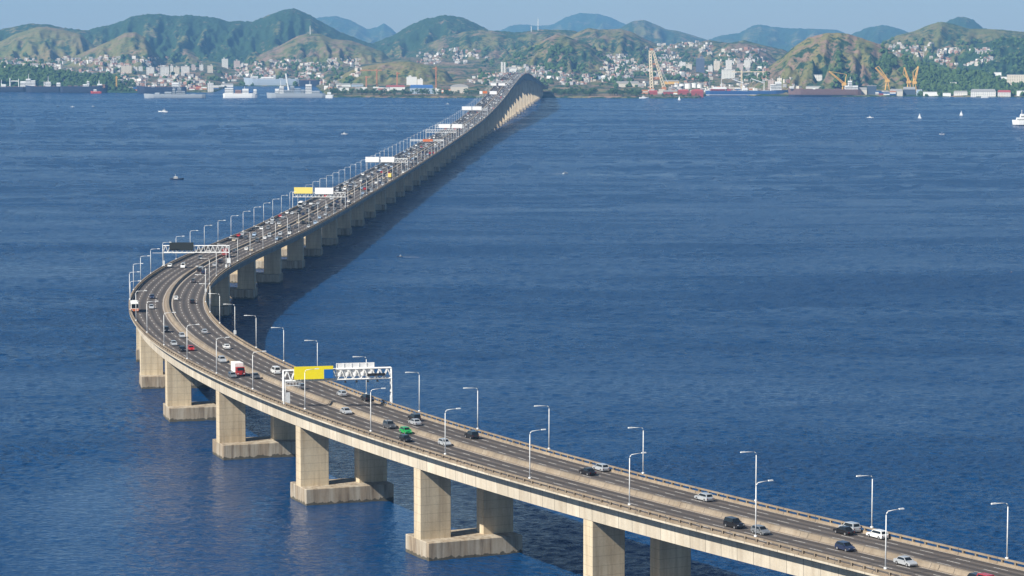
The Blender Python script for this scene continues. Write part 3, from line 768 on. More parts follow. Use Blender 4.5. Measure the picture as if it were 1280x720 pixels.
for s_, u in jobs:
    y = float(np.interp(s_, SS, _pts[:, 1]))
    if y < 1235 or not free(s_, u): continue
    kind = random.choice(kinds); c_ = random.choice(colr); uu = u+random.uniform(-.25, .25)
    if cnt < 236:
        sec = next((q[2] for q in SEC if q[0] <= y < q[1]), SEC[-1][2])
        side = 'left' if u < 0 else 'right'
        noun = {'van': 'van', 'suv': 'off-roader', 'wagon': 'estate', 'sedan': 'saloon', 'hatchback': 'hatchback'}[kind]
        put_car(kind, c_, s_, uu, '%s %s in the %s-hand traffic %s' % (c_, noun, side, sec), 'cars in the far traffic', parts=False); cnt += 1
    else:
        p, rz = car_pose(s_, uu); q = SINGLE_MB[kind]; ca, sa = math.cos(rz), math.sin(rz)
        bi = {'white': 0, 'silver': 4, 'red': 6, 'grey': 7, 'pale blue': 4, 'beige': 4}.get(c_, 5)
        o_ = len(far.v)
        far.v += [(p.x+a_*ca-b_*sa, p.y+a_*sa+b_*ca, p.z+c2) for a_, b_, c2 in q.v]
        far.f += [tuple(o_+k for k in fc) for fc in q.f]; far.m += [bi if k == 0 else k for k in q.m]; far.uv += [None]*len(q.f)
o = far.build('distant_traffic', FARM); tag(o, 'mass of tiny cars filling the climbing far deck of the bridge', 'traffic', kind='stuff')

# ------------------------------------------------------------------ land and hills
def vnoise(x, y, seed=0):
    xi = np.floor(x).astype(np.int64); yi = np.floor(y).astype(np.int64); fx = x-xi; fy = y-yi
    fx = fx*fx*(3-2*fx); fy = fy*fy*(3-2*fy)
    def h(a_, b_):
        n = (a_*374761393+b_*668265263+seed*974634777) & 0x7fffffff
        n = ((n ^ (n >> 13))*1274126177) & 0x7fffffff
        return ((n ^ (n >> 16)) & 0xffff)/65535.0
    return (h(xi, yi)*(1-fx)+h(xi+1, yi)*fx)*(1-fy)+(h(xi, yi+1)*(1-fx)+h(xi+1, yi+1)*fx)*fy
def fbm(x, y, o=4, seed=0):
    a_ = .5; t = 0; n = 0
    for k in range(o):
        t = t+a_*vnoise(x*2**k, y*2**k, seed+k); n += a_; a_ *= .5
    return t/n
SHORE = np.array([(-400, 113), (-60, 113.5), (130, 114.5), (165, 115.2), (268, 114.5), (286, 107), (395, 107), (410, 120.5), (560, 121.6), (690, 121.2), (800, 122), (872, 122), (886, 117.8), (950, 119), (1080, 120), (1130, 119.6), (1280, 120.6), (1700, 121)], float)
def shore_d(u): return F*HC/(np.interp(u, SHORE[:, 0], SHORE[:, 1])-YH)
# ridge: distance, front width, back width, grass, bare, silhouette in photo pixels
RIDGES = [
 (20500, 4500, 2500, .3, .1, [(330,70),(375,32),(390,24),(400,22),(420,20),(440,26),(460,37),(472,34),(480,29),(490,36),(500,46),(540,70)]),
 (22000, 4500, 1000, .2, .1, [(560,60),(610,46),(637,32),(650,30),(675,32),(692,30),(707,21),(725,16),(745,17),(762,21),(780,29),(800,38),(840,60)]),
 (14500, 3500, 2500, .45, .2, [(730,60),(765,40),(780,32),(790,26),(805,24.5),(817,29),(832,36),(850,39),(870,45),(885,50),(930,70)]),
 (18500, 4000, 2500, .2, .0, [(840,75),(872,52),(887,49),(900,44.5),(924,41),(938.5,33),(950,30),(962,33),(983,35),(1019,36),(1045,37),(1075,48),(1120,70)]),
 (16500, 3500, 2500, .2, .0, [(1030,70),(1060,44),(1069,40),(1084,34),(1102,31),(1117,33),(1131,38.5),(1160,50),(1200,70)]),
 (13500, 3000, 2500, .2, .0, [(1140,70),(1165,38),(1185,25),(1197,21),(1206,20.6),(1217.5,25),(1228,34),(1250,42),(1300,52),(1350,75)]),
 (10200, 2600, 2000, .30, .12, [(-300,45),(-120,38),(-40,40),(0,37),(15,34),(40,29.5),(62,31),(82,35),(110,38),(130,46),(160,75)]),
 (9300, 1500, 1500, .78, .15, [(-120,90),(-40,66),(0,52),(20,42),(45,34),(60,33),(80,37),(100,42),(120,58),(135,80)]),
 (10600, 2900, 2000, .10, .05, [(40,80),(85,50),(110,38),(122,34),(137,32),(150,27.5),(165,21),(180,18),(200,17.5),(215,20),(237,19),(262,21),(287,27),(300,26),(315,27),(337,19),(355,12.5),(366,10.5),(375,13),(387,19),(405,29),(425,40),(450,50),(470,56),(500,75)]),
 (8400, 1000, 900, .80, .30, [(60,98),(80,76),(112,62),(140,50),(157,41),(170,40),(182,47),(192,62),(207,78),(220,98)]),
 (8900, 1100, 900, .60, .48, [(180,98),(215,78),(222,64),(232,60),(250,68),(270,82),(290,98)]),
 (8700, 1500, 1000, .68, .42, [(290,92),(315,72),(332,65),(350,57),(372,45),(385,42),(400,42),(417,49),(440,51),(460,58),(478,64),(500,85)]),
 (10800, 2500, 1500, .16, .1, [(430,80),(455,58),(472,52),(490,45),(512,32),(532,24),(557,19),(575,21),(590,27),(605,35),(620,42),(650,60)]),
 (9500, 1900, 1500, .45, .34, [(480,90),(510,66),(540,52),(562,45),(582,39),(600,37),(625,39),(650,40),(672,37),(692,37),(705,37),(720,39),(740,48),(770,75)]),
 (8800, 1500, 1500, .58, .36, [(690,75),(710,48),(722,40),(735,35),(750,37),(775,36),(790,40),(807,49),(822,55),(838,57),(850,52),(865,54),(887,50),(900,52),(912,54),(930,50),(952,56),(980,62),(1010,80)]),
 (7500, 1150, 900, .52, .40, [(600,104),(618,86),(632,73),(655,62),(675,52),(695,42.5),(707,45),(717,49),(735,54),(750,65),(762,75),(775,90),(785,102)]),
 (6500, 480, 500, .85, .26, [(400,112),(422,97),(440,87),(462,81),(490,77),(512,76.5),(537,81),(557,87),(566,99),(572,112)]),
 (7000, 600, 500, .50, .60, [(545,108),(560,88),(575,88),(595,89),(620,91),(640,96),(655,108)]),
 (8300, 900, 800, .50, .52, [(870,86),(895,66),(908,54),(922,52),(945,57),(960,66),(980,85)]),
 (5950, 430, 700, .62, .42, [(925,117),(945,98),(959,85),(977,71),(992,58),(1010,46),(1027.6,41.5),(1045,40),(1060,41.5),(1078,47.5),(1102,56),(1125,70),(1146,79),(1167,83),(1185,88),(1200,100),(1212,114)]),
 (8300, 1700, 1500, .66, .15, [(1060,90),(1085,62),(1105,52),(1120,44.5),(1143,38.6),(1161,31),(1176,27),(1191,30),(1208,35.6),(1226,36),(1250,37),(1280,40),(1340,36),(1420,50),(1560,80)]),
 (7300, 900, 900, .05, .0, [(1185,92),(1205,66),(1222,56),(1245,49),(1262,47),(1285,47),(1330,42),(1400,48),(1500,70),(1600,100)]),
 (6150, 330, 400, .0, .0, [(-400,84),(-60,80),(0,82),(20,83),(40,80),(50,82),(65,87),(80,90),(100,93),(115,94),(130,95),(150,98),(160,105),(170,113)]),
 (5800, 280, 400, .0, .0, [(1150,119),(1166,110),(1178,100),(1193,92),(1216,90),(1235,93),(1250,98),(1270,100),(1290,100),(1350,94),(1450,100),(1600,110)]),
]
def depth_of(y): return y*CT+100*ST
def terrain(u, d, detail=True):
    """height and cover at photo column u and distance d (arrays)"""
    sd = shore_d(u)
    inl = d-sd
    z = np.where(inl < 0, -2.0, np.minimum(2.5, -2+inl*.2))
    z = z+np.clip(inl-260, 0, None)*.0175*np.clip((11500-d)/3000, .25, 1)
    z = np.where(inl > 200, z+np.clip((inl-200)/600, 0, 1)*9*(fbm(u/30.0, d/260.0, 3, 5)-.5), z)
    n0 = fbm(u/14.0, d/140.0, 3, 11)-.5; g = np.where(inl > 0, .46+n0*.7, 0)+0.0*u; b_ = np.where(inl > 0, .46-n0*.6, 0)+0.0*u
    gf_ = np.zeros_like(z)
    for i, (D, wf, wb, gr, ba, sil) in enumerate(RIDGES):
        sil = np.array(sil, float)
        t = (D-d)/wf
        warp = (fbm(u/45.0, d/500.0, 3, 40+i)-.5)*46*np.clip(np.abs(t), 0, 1)
        uu = u+warp
        py = np.interp(uu, sil[:, 0], sil[:, 1], left=140, right=140)
        zr = HC+(YH-py)/F*D
        gul = fbm(uu/11.0+t*1.5, d/(wf*.55)+i, 3, 80+i)
        tt = np.where(t > 0, t, (d-D)/wb)
        p = np.clip(1-tt, 0, 1)
        p = p**(.6+1.3*gul)*.75+.25*p*p*(3-2*p)
        h = zr*p
        rough_ = (fbm(u/8.0, d/(wf*.11), 4, 120+i)-.5)*50*np.clip(tt*2.2, 0, 1)*np.clip(zr/120, 0, 1)*np.clip(p*2, 0, 1)
        h = np.where(h > 4, h+rough_, h)
        up = h > z
        z = np.where(up, h, z)
        n_ = fbm(u/17.0+i*7, d/(wf*.16), 4, 160+i)-.5
        g = np.where(up, gr+n_*.8-(gul-.5)*1.3*np.clip(tt*3, 0, 1), g); b_ = np.where(up, ba+(fbm(u/15.0, d/(wf*.15)+i*3, 4, 200+i)-.5)*.9, b_)
    z = np.where(inl < 0, -2.0, z)
    if detail:
        fo = np.clip(1-np.maximum(g, b_)*2.0+.3, .12, 1)*np.clip((z-4)/8, 0, 1)
        z = z+fo*(fbm(u/3.2, d/26.0, 2, 300)-.5)*11
    return z, g, b_
us = np.concatenate([np.arange(-380, -20, 10.0), np.arange(-20, 1300, 1.9), np.arange(1300, 1680, 10.0)])
ds = np.concatenate([np.arange(5230, 9000, 13.0), np.arange(9000, 11700, 26.0), np.arange(11700, 23200, 110.0)])
U_, D_ = np.meshgrid(us, ds)
Z_, G_, B_ = terrain(U_, D_)
X_ = (U_-640)/F*depth_of(D_)
nv = Z_.size; nr, nc = Z_.shape
me = bpy.data.meshes.new('hills')
co = np.stack([X_, D_, Z_], -1).reshape(-1, 3)
idx = np.arange(nv).reshape(nr, nc)
q4 = np.stack([idx[:-1, :-1], idx[:-1, 1:], idx[1:, 1:], idx[1:, :-1]], -1).reshape(-1, 4)
keep = (co[q4, 2].max(1) > -1.99); q4 = q4[keep]
me.vertices.add(nv); me.vertices.foreach_set('co', co.ravel())
me.loops.add(q4.size); me.loops.foreach_set('vertex_index', q4.ravel())
me.polygons.add(len(q4)); me.polygons.foreach_set('loop_start', np.arange(0, q4.size, 4)); me.polygons.foreach_set('loop_total', np.full(len(q4), 4))
me.polygons.foreach_set('use_smooth', np.ones(len(q4), bool))
at_ = me.color_attributes.new('cover', 'FLOAT_COLOR', 'POINT')
at_.data.foreach_set('color', np.stack([G_.ravel(), B_.ravel(), np.zeros(nv), np.ones(nv)], -1).ravel())
me.update(); me.validate(); me.materials.append(MATS['hill_cover'])
hills = bpy.data.objects.new('hills', me); col.objects.link(hills); tag(hills, kind='structure')
def ground(px, py):
    """first point of the land seen at a photo pixel"""
    j = int(np.clip(np.searchsorted(us, px), 1, len(us)-1)); f = (px-us[j-1])/(us[j]-us[j-1])
    z = Z_[:, j-1]*(1-f)+Z_[:, j]*f
    ok = (z >= HC-(py-YH)/F*ds) & (ds > float(shore_d(px))+4)
    i = int(ok.argmax()) if ok.any() else int(np.searchsorted(ds, float(shore_d(px))+20))
    return Vector(((px-640)/F*float(depth_of(ds[i])), ds[i], z[i])), float(G_[i, j])
def ground_at(px, d):
    z, g, b_ = terrain(np.array([px], float), np.array([d], float), False)
    return Vector(((px-640)/F*float(depth_of(d)), d, float(z[0])))

# ------------------------------------------------------------------ buildings
def building(x0, x1, y0, y1, mt, label, name='apartment_building', cat='building', roof='flat', rmat='roof_grey', depth=None, group=None, annex=True, rz=None):
    """x0..x1, y0..y1 = box seen in the photo"""
    g_, _ = ground((x0+x1)/2, y1); k = F/depth_of(g_.y)
    w = (x1-x0)/k; h = (y1-y0)/k; dp = depth or max(9.0, w*.55)
    r = empty(name, (g_.x, g_.y+dp/2, g_.z), math.atan2(-g_.x, g_.y)*1.0+(rz or 0)); tag(r, label, cat, group)
    q = MB(); hh = h if roof == 'flat' else h*.68
    q.box((0, 0, -6), (w, dp, hh+6)); wl = q.build('wall', mt, r)
    q = MB()
    if roof == 'flat':
        q.box((0, 0, hh+.01), (w*1.015, dp*1.02, .7)); rf = q.build('roof', rmat, r)
        if annex and w > 8:
            a_ = MB(); a_.box((w*random.uniform(-.2, .2), 0, hh+.72), (w*.28, dp*.4, min(4.5, h*.14))); a_.build('roof_plant_room', mt, rf)
    elif roof == 'gable':
        q.prism([(-w*.51, hh+.01), (w*.51, hh+.01), (w*.51, hh+.3), (0, h), (-w*.51, hh+.3)] if dp > w else [(-w*.51, hh+.01), (w*.51, hh+.01), (w*.46, h), (-w*.46, h)], -dp*.52, dp*.52)
        q.build('roof', rmat, r)
    elif roof == 'vault':
        n = 8; q.prism([(-w*.51, hh)]+[(-w*.51*math.cos(PI*j/n), hh+.05+(h-hh)*math.sin(PI*j/n)) for j in range(n+1)][0:]+[(w*.51, hh)], -dp*.5, dp*.5); q.build('roof', rmat, r)
    return r
BL = [
 (151,164,82.5,91.5,'facade_cream','leftmost broad cream apartment slab below the left hills'),
 (165.6,171.5,84,91.5,'facade_white','narrow white apartment block right of the leftmost slab'),
 (173,178,83.5,89,'facade_white','small white block standing a little higher between two slab groups'),
 (182.5,192.5,84,93.5,'facade_white','white apartment slab left of the tallest bright slab'),
 (193,199,85,93,'facade_pink','grey-pink block standing for the shaded side of a white apartment slab'),  # shaded side of the slab before it, shade put into the darker facade
 (200,211,83.5,95,'facade_white','tallest bright white slab in the row of apartment slabs'),
 (212.5,216.5,82.5,93,'facade_white','thin white tower squeezed between two bright slabs'),
 (217,224,84,94,'facade_cream','cream slab second from the right end of the slab row'),
 (226,236.5,83,94,'facade_white','wide white slab ending the row of apartment slabs on the right'),
 (239,244,81,88,'facade_pink','small pinkish block right of the slab row'),
 (249,254,81,88,'facade_white','small white block in the middle right of the slab row'),
 (259,266,82,91,'facade_cream','separate cream tower with a dark foot right of the slab row'),
 (277,285,74,84.5,'facade_white','white tower standing high on the green slope'),
 (292,300,76,85.5,'facade_pink','pinkish tower right of the high white tower'),
 (300.5,304,80,85.5,'facade_white','small white block beside the pinkish tower'),
 (259,266.5,104,115,'facade_white','pale grey cylinder-like port block behind the frigate'),
 (626,628.6,78,92,'facade_white','left one of the twin white towers behind the bridge crest'),
 (629.4,632,78,92,'facade_white','right one of the twin white towers behind the bridge crest'),
 (870,880.8,72.5,90,'facade_blue','dark blue-grey glass tower right of the tall lattice crane'),
 (892,900,76,88,'facade_cream','cream tower right of the dark glass tower'),
 (907,915,75,87,'facade_white','white tower with a pointed top right of the cream tower'),
 (902,919,87,98,'facade_white','broad low white block at the foot of the white tower'),
 (921,929,80,88,'facade_pink','pinkish block in the terrace right of the white tower'),
 (930,938,75,86,'facade_white','white block at the right end of the downtown cluster'),
 (885,891,82,90,'facade_white','low white block between the dark tower and the cream tower'),
 (849,857,77.5,86,'facade_white','stepped white building left of the dark glass tower'),
 (857.5,865,80,87,'facade_cream','cream building between the stepped white one and the dark tower'),
 (752,762.5,97,101.8,'facade_white','white box building on the low wooded rise right of the bridge'),
 (744,751.5,95.5,99,'wall_paleblue','pale grey shed left of the white box building'),
 (508,521,96,106,'wall_white','big white windowless block behind the blue warehouse'),
 (521.5,528.5,99,107,'wall_white','white block stepping down beside the big white one'),
 (542,549,111,117.5,'wall_white','bright white cube at the end of the blue warehouse'),
 (960,968,100,112,'facade_pink','tan block behind the white ship bridge'),
]
for x0, x1, y0, y1, mt, lab in BL: building(x0, x1, y0, y1, mt, lab, group='town buildings on the far shore')
WL = [
 (197,215,97.5,101.5,'wall_white','roof_grey','long white warehouse below the apartment slabs','gable'),
 (276,291,109,113.5,'wall_white','roof_grey','long white quay shed left of the white ferry','gable'),
 (420,438,104,108.5,'wall_white','roof_grey','white-roofed shed at the left foot of the low grassy hill','gable'),
 (439,454,104,108,'wall_paleblue','roof_grey','pale shed in the middle of the low grassy hill foot','gable'),
 (424,436,107.8,113,'wall_white','roof_grey','white house-like hall among the shore trees','gable'),
 (482,506,106.5,112,'wall_white','roof_red','white hall with a long bright red roof','gable'),
 (512,541.5,106,117,'wall_paleblue','roof_blue','big pale blue warehouse with a blue roof edge','gable'),
 (563,585,105,116,'wall_beige','roof_grey','brownish vaulted hall left of the bridge','vault'),
 (633,645,85,91,'wall_white','roof_grey','white vaulted hall right of the twin towers','vault'),
 (770,799.5,102,108.5,'wall_beige','roof_grey','long beige warehouse left of the tall lattice crane','gable'),
 (830,849,100,104.5,'crane_yellow','roof_grey','yellowish shed right of the tall lattice crane','gable'),
 (811,822,112.5,118,'container_red','roof_red','red quay shed at the foot of the tall lattice crane','gable'),
 (829,842,112.5,118,'container_red','roof_grey','red shed with a pale roof right of the tall lattice crane','gable'),
 (848,861,111.5,118,'container_red','roof_red','dark red shed among the white tanks','gable'),
 (864,879.5,111,119,'container_red','roof_red','large red vaulted shed at the tip of the green quay','vault'),
 (1008,1030,108,112.5,'wall_white','roof_grey','white hall behind the rust-sided ship','gable'),
 (1014,1028,96,103,'facade_white','roof_grey','white house on the dome hill above the ships','flat'),
 (1072,1084,109,118,'wall_beige','roof_grey','beige warehouse at the stern of the rust-sided ship','gable'),
 (1084.5,1096,107.5,118.5,'wall_dark','roof_grey','dark blue warehouse below the yellow cranes','flat'),
 (1113,1129,111,119.5,'wall_beige','roof_grey','beige shed with a sloping roof right of the yellow cranes','gable'),
 (1129.5,1145,110,119.5,'wall_dark','roof_grey','open blue-grey shed right of the beige shed','gable'),
 (1146,1153,112,119,'wall_paleblue','roof_grey','small pale blue shed at the right end of the yard','flat'),
 (1155,1177,115.5,120.3,'wall_white','roof_grey','long low white terrace at the shore below the dark wood','flat'),
 (1179,1189,116.5,120.3,'wall_white','roof_grey','short low white terrace right of the long one','flat'),
 (1193,1210,114.5,120.3,'facade_white','roof_grey','white shore house with dark openings','gable'),
 (1215,1246,112,121,'facade_white','roof_grey','large white waterside club house','gable'),
 (1248,1264,113,121,'facade_house','roof_red','white house with a red roof right of the club house','gable'),
 (1272,1290,114.5,120.5,'wall_white','roof_grey','white shore building at the right edge','flat'),
 (1188,1196,105,109,'wall_white','roof_grey','single white house in the dark wood','flat'),
 (1237,1252,91,98,'wall_white','roof_grey','pale building at the upper left of the ridge terrace in the wood','flat'),
 (1251,1261,96,102,'wall_white','roof_grey','white middle building of the ridge terrace in the wood','flat'),
 (1260,1288,93.5,105,'facade_cream','roof_grey','long cream building on the wooded ridge at the right edge','flat'),
]
for x0, x1, y0, y1, mt, rm, lab, rf in WL: building(x0, x1, y0, y1, mt, lab, 'warehouse' if 'wall' in mt or 'container' in mt else 'building', 'building', rf, rm, group='sheds and halls on the far shore', annex=False)

# hillside houses
hp = []
for k in range(4):
    q = MB(); w, d, h = [(8, 7, 4.2), (10, 7, 6.2), (7, 7, 3.6), (13, 8, 7.5)][k]
    q.box((0, 0, -4), (w, d, h+4))
    if k % 2 == 0: q.prism([(-w*.54, h+.01), (w*.54, h+.01), (0, h+1.7)], -d*.54, d*.54, 1)
    else: q.box((0, 0, h+.01), (w*1.03, d*1.03, .35), 1)
    q.box((w*.2, -d/2-.02, 1.0), (1.3, .06, 1.3), 2); q.box((-w*.22, -d/2-.02, .1), (1.1, .06, 2.1), 2)
    hp.append(q)
HW = [('house_white', 'roof_tile', 'white'), ('wall_white', 'roof_grey', 'white'), ('house_white', 'roof_tile', 'white'), ('wall_grey', 'roof_tile', 'grey'), ('wall_beige', 'roof_tile', 'beige'), ('wall_beige', 'roof_grey', 'beige'), ('wall_grey', 'roof_tile', 'grey'), ('wall_beige', 'roof_tile', 'beige'), ('wall_brick', 'roof_tile', 'brick-red'), ('wall_grey', 'roof_grey', 'grey'), ('wall_brick', 'roof_grey', 'brick-red')]
HREG = [  # photo box, count, where
 (0, 60, 74, 86, 70, 'on the slope above the left wood'), (60, 150, 72, 92, 170, 'below the left grassy knob'), (130, 215, 72, 84, 110, 'above the row of apartment slabs'), (150, 260, 93, 112, 200, 'between the apartment slabs and the grey ships'),
 (240, 300, 86, 104, 60, 'around the cream tower'), (300, 400, 76, 96, 330, 'on the slope behind the pale moored ship'), (385, 450, 74, 96, 120, 'on the slope left of the low grassy hill'), (370, 430, 94, 112, 50, 'on the quay behind the white-masted ship'),
 (520, 610, 62, 80, 85, 'in the valley behind the low grassy hill'), (585, 640, 92, 106, 40, 'at the left side of the bridge end'), (640, 705, 84, 106, 150, 'behind the bridge crest'), (700, 745, 93, 106, 40, 'in the wood right of the bridge'),
 (750, 850, 70, 98, 300, 'on the slope around the tall lattice crane'), (800, 890, 53, 68, 100, 'high on the slope behind the dark glass tower'), (835, 960, 84, 100, 130, 'around the downtown towers'), (900, 960, 62, 82, 60, 'on the slope above the downtown towers'),
 (800, 930, 104, 116, 110, 'in the port behind the red sheds'), (1110, 1165, 55, 72, 60, 'on the slope right of the dome hill'), (1165, 1240, 62, 82, 170, 'on the slope above the right wood'), (930, 1010, 100, 114, 40, 'on the quay at the left foot of the dome hill')]
cand = []
for (x0, x1, y0, y1, n, where) in HREG:
    for _ in range(int(n*1.75)):
        px = random.uniform(x0, x1); py = y0+(y1-y0)*random.random()
        if fbm(np.array([px/16.0]), np.array([py/7.0]), 2, 9)[0] < .47: continue
        p, g_ = ground(px, py); cand.append((p.y, px, p, where))
cand.sort(key=lambda q: q[0])
hm = {}; hrest = MB(); HM = ['wall_white', 'house_white', 'wall_beige', 'wall_brick', 'wall_grey', 'roof_tile', 'roof_grey', 'wall_dark']; nh = 0
for y, px, p, where in cand:
    if y > 9800: continue
    k = random.randrange(4); wm, rm, cn = random.choice(HW); rz = random.uniform(-.6, .6)+(PI/2 if random.random() < .4 else 0); sc_ = random.uniform(.6, 1.0)
    if nh < 290:
        key = (k, wm, rm)
        if key not in hm:
            me = None; o = hp[k].build('house', [wm, rm, 'wall_dark']); hm[key] = o.data
        else: o = bpy.data.objects.new('house', hm[key]); col.objects.link(o)
        o.location = p; o.rotation_euler = (0, 0, rz); o.scale = (sc_, sc_, sc_); nh += 1
        tag(o, 'small %s house %s' % (cn, where), 'house', 'small houses on the far shore')
    else:
        q = hp[k]; ca, sa = math.cos(rz)*sc_, math.sin(rz)*sc_; o_ = len(hrest.v)
        hrest.v += [(p.x+a_*ca-b_*sa, p.y+a_*sa+b_*ca, p.z+c_*sc_) for a_, b_, c_ in q.v]
        hrest.f += [tuple(o_+j for j in fc) for fc in q.f]; hrest.uv += [None]*len(q.f)
        hrest.m += [HM.index(wm) if j == 0 else (HM.index(rm) if j == 1 else HM.index('wall_dark')) for j in q.m]
tag(hrest.build('hillside_houses', HM), 'mass of tiny pale houses spread over the far hill slopes', 'houses', kind='stuff')

# ------------------------------------------------------------------ trees
def blob(q, c, r, hz, seed, sub=1):
    bm = bmesh.new(); bmesh.ops.create_icosphere(bm, subdivisions=sub, radius=1)
    rs = random.Random(seed); off = Vector((rs.uniform(0, 99), rs.uniform(0, 99), 0))
    V = []
    for v in bm.verts:
        k = .72+.6*mnoise.noise(v.co*1.9+off)
        V.append((c[0]+v.co.x*r*k, c[1]+v.co.y*r*k, c[2]+v.co.z*hz*k))
    q.add(V, [tuple(v.index for v in f.verts) for f in bm.faces]); bm.free()
def tree_proto(seed, kind):
    rs = random.Random(seed); r = empty('broadleaf_tree')
    q = MB(); q.tube([(0, 0, -1), (.1, 0, 2.5), (.2, .1, 5)], .4, 6, r2=.2)
    for k in range(4): a_ = k*1.6; q.tube([(.1, 0, 3), (1.8*math.cos(a_), 1.8*math.sin(a_), 5.5)], .16, 5, r2=.07)
    q.build('trunk', 'bark', r)
    q = MB()
    for k in range(34):                                     # leaf clumps through the crown's volume
        a_ = rs.uniform(0, 2*PI); rr = 3.9*math.sqrt(rs.random()); zz = rs.uniform(3.2, 8.6); sh = math.sqrt(max(.1, 1-((zz-5.2)/4.2)**2))
        blob(q, (rr*math.cos(a_)*sh, rr*math.sin(a_)*sh, zz), rs.uniform(.8, 1.5), rs.uniform(.6, 1.1), seed*50+k)
    q.build('crown', 'leaves', r)
    return r
TP = [tree_proto(3, 0), tree_proto(8, 1), tree_proto(21, 2)]; tu = set()
def put_tree(px, d, sc_, label, group):
    p = ground_at(px, d); k = random.randrange(3); o = TP[k]; rz = random.uniform(0, 6)
    if k not in tu: tu.add(k); o.location = p; o.rotation_euler = (0, 0, rz); tag(o, label, 'tree', group); KIDS[o.name] = [c for c in col.objects if c.parent is o]
    else: o = copy_tree(o, p, rz, label, group)[0]
    o.scale = (sc_, sc_, sc_)
for (x0, x1, n, dd, where) in [(412, 560, 60, (12, 90), 'on the low shore left of the bridge'), (558, 600, 14, (20, 120), 'beside the vaulted hall left of the bridge'), (692, 745, 60, (12, 200), 'on the shore right of the bridge end'), (762, 800, 38, (12, 140), 'on the point left of the red sheds'),
                             (800, 876, 30, (8, 45), 'along the green quay below the red sheds'), (1150, 1290, 26, (30, 90), 'between the white shore buildings'), (150, 170, 8, (20, 120), 'at the end of the left wood')]:
    for _ in range(n):
        px = random.uniform(x0, x1); d = float(shore_d(px))+random.uniform(*dd)
        put_tree(px, d, random.uniform(.8, 1.6) if not 800 < px < 876 else random.uniform(.4, .75), 'round green tree '+where, 'trees along the far shore')
def wood(name, boxes, n, label, rmin, rmax, test=None, lo=5250, hi=9000):
    q = MB(); protos = []
    for k in range(8):
        w = MB(); blob(w, (0, 0, .6), 1.0, .95, 900+k, 1); blob(w, (.5, .2, .3), .6, .6, 950+k, 1); blob(w, (-.45, -.3, .35), .65, .6, 980+k, 1); protos.append(w)
    for _ in range(n):
        x0, x1, y0, y1 = random.choice(boxes)
        px = random.uniform(x0, x1); py = random.uniform(y0, y1); p, g_ = ground(px, py)
        if not lo < p.y < hi: continue
        if test and not test(px, p, g_): continue
        w = random.choice(protos); r = random.uniform(rmin, rmax); rz = random.uniform(0, 6); ca, sa = math.cos(rz)*r, math.sin(rz)*r; o_ = len(q.v)
        q.v += [(p.x+a_*ca-b_*sa, p.y+a_*sa+b_*ca, p.z+c_*r) for a_, b_, c_ in w.v]
        q.f += [tuple(o_+j for j in fc) for fc in w.f]; q.m += [0]*len(w.f); q.uv += [None]*len(w.f)
    o = q.build(name, 'leaves'); tag(o, label, 'trees', kind='stuff')
wood('shore_wood', [(-60, 168, 80, 114), (-60, 168, 80, 114)], 1500, 'dark green wood behind the moored dark ships on the left', 4, 7.5, hi=6700)
wood('ridge_wood', [(1150, 1340, 88, 120)], 1400, 'dark green wood on the low ridge at the right edge', 4, 7.5, hi=6400)
wood('scattered_woods', [(300, 450, 74, 108), (600, 700, 60, 108), (690, 800, 60, 112), (800, 960, 66, 104), (1100, 1280, 50, 95), (0, 300, 70, 108), (1040, 1200, 70, 112)], 3600, 'clumps of dark trees scattered over the far slopes and town', 4, 9, test=lambda px, p, g_: fbm(np.array([px/14.0]), np.array([p.y/160.0]), 2, 77)[0] > .53)

# ------------------------------------------------------------------ ships, boats and cranes
def hull_mb(L, B, D, bow=.16, stern=.05, flare=.12, mi=0, boot=None):
    """bow at +x; waterline at z = 0"""
    xs = [-.5, -.5+stern, -.3, 0, .25, .5-bow, .5-bow*.5, .5-bow*.12, .5]
    ws = [.72, .95, 1, 1, 1, .96, .66, .22, .02]
    q = MB(); V = []
    for x, w in zip(xs, ws):
        rake = flare*D if x > .3 else 0
        up = D*(1.0+.22*max(0, (x-.25)/.25))
        for z, kk in ((-1.5, .82), (0, .92), (D*.4, .98), (up, 1.0)):
            V.append((x*L+rake*(z/D)*(1.2 if x > .45 else .6), -w*B/2*kk, z)); 
        for z, kk in ((up, 1.0), (D*.4, .98), (0, .92), (-1.5, .82)):
            V.append((x*L+rake*(z/D)*(1.2 if x > .45 else .6), w*B/2*kk, z))
    Fs = []; n = 8
    for i in range(len(xs)-1):
        for k in range(7): Fs.append((i*n+k, i*n+k+1, (i+1)*n+k+1, (i+1)*n+k))
    Fs.append(tuple(range(n-1, -1, -1))); Fs.append(tuple((len(xs)-1)*n+k for k in range(n)))
    q.add(V, Fs, mi); return q
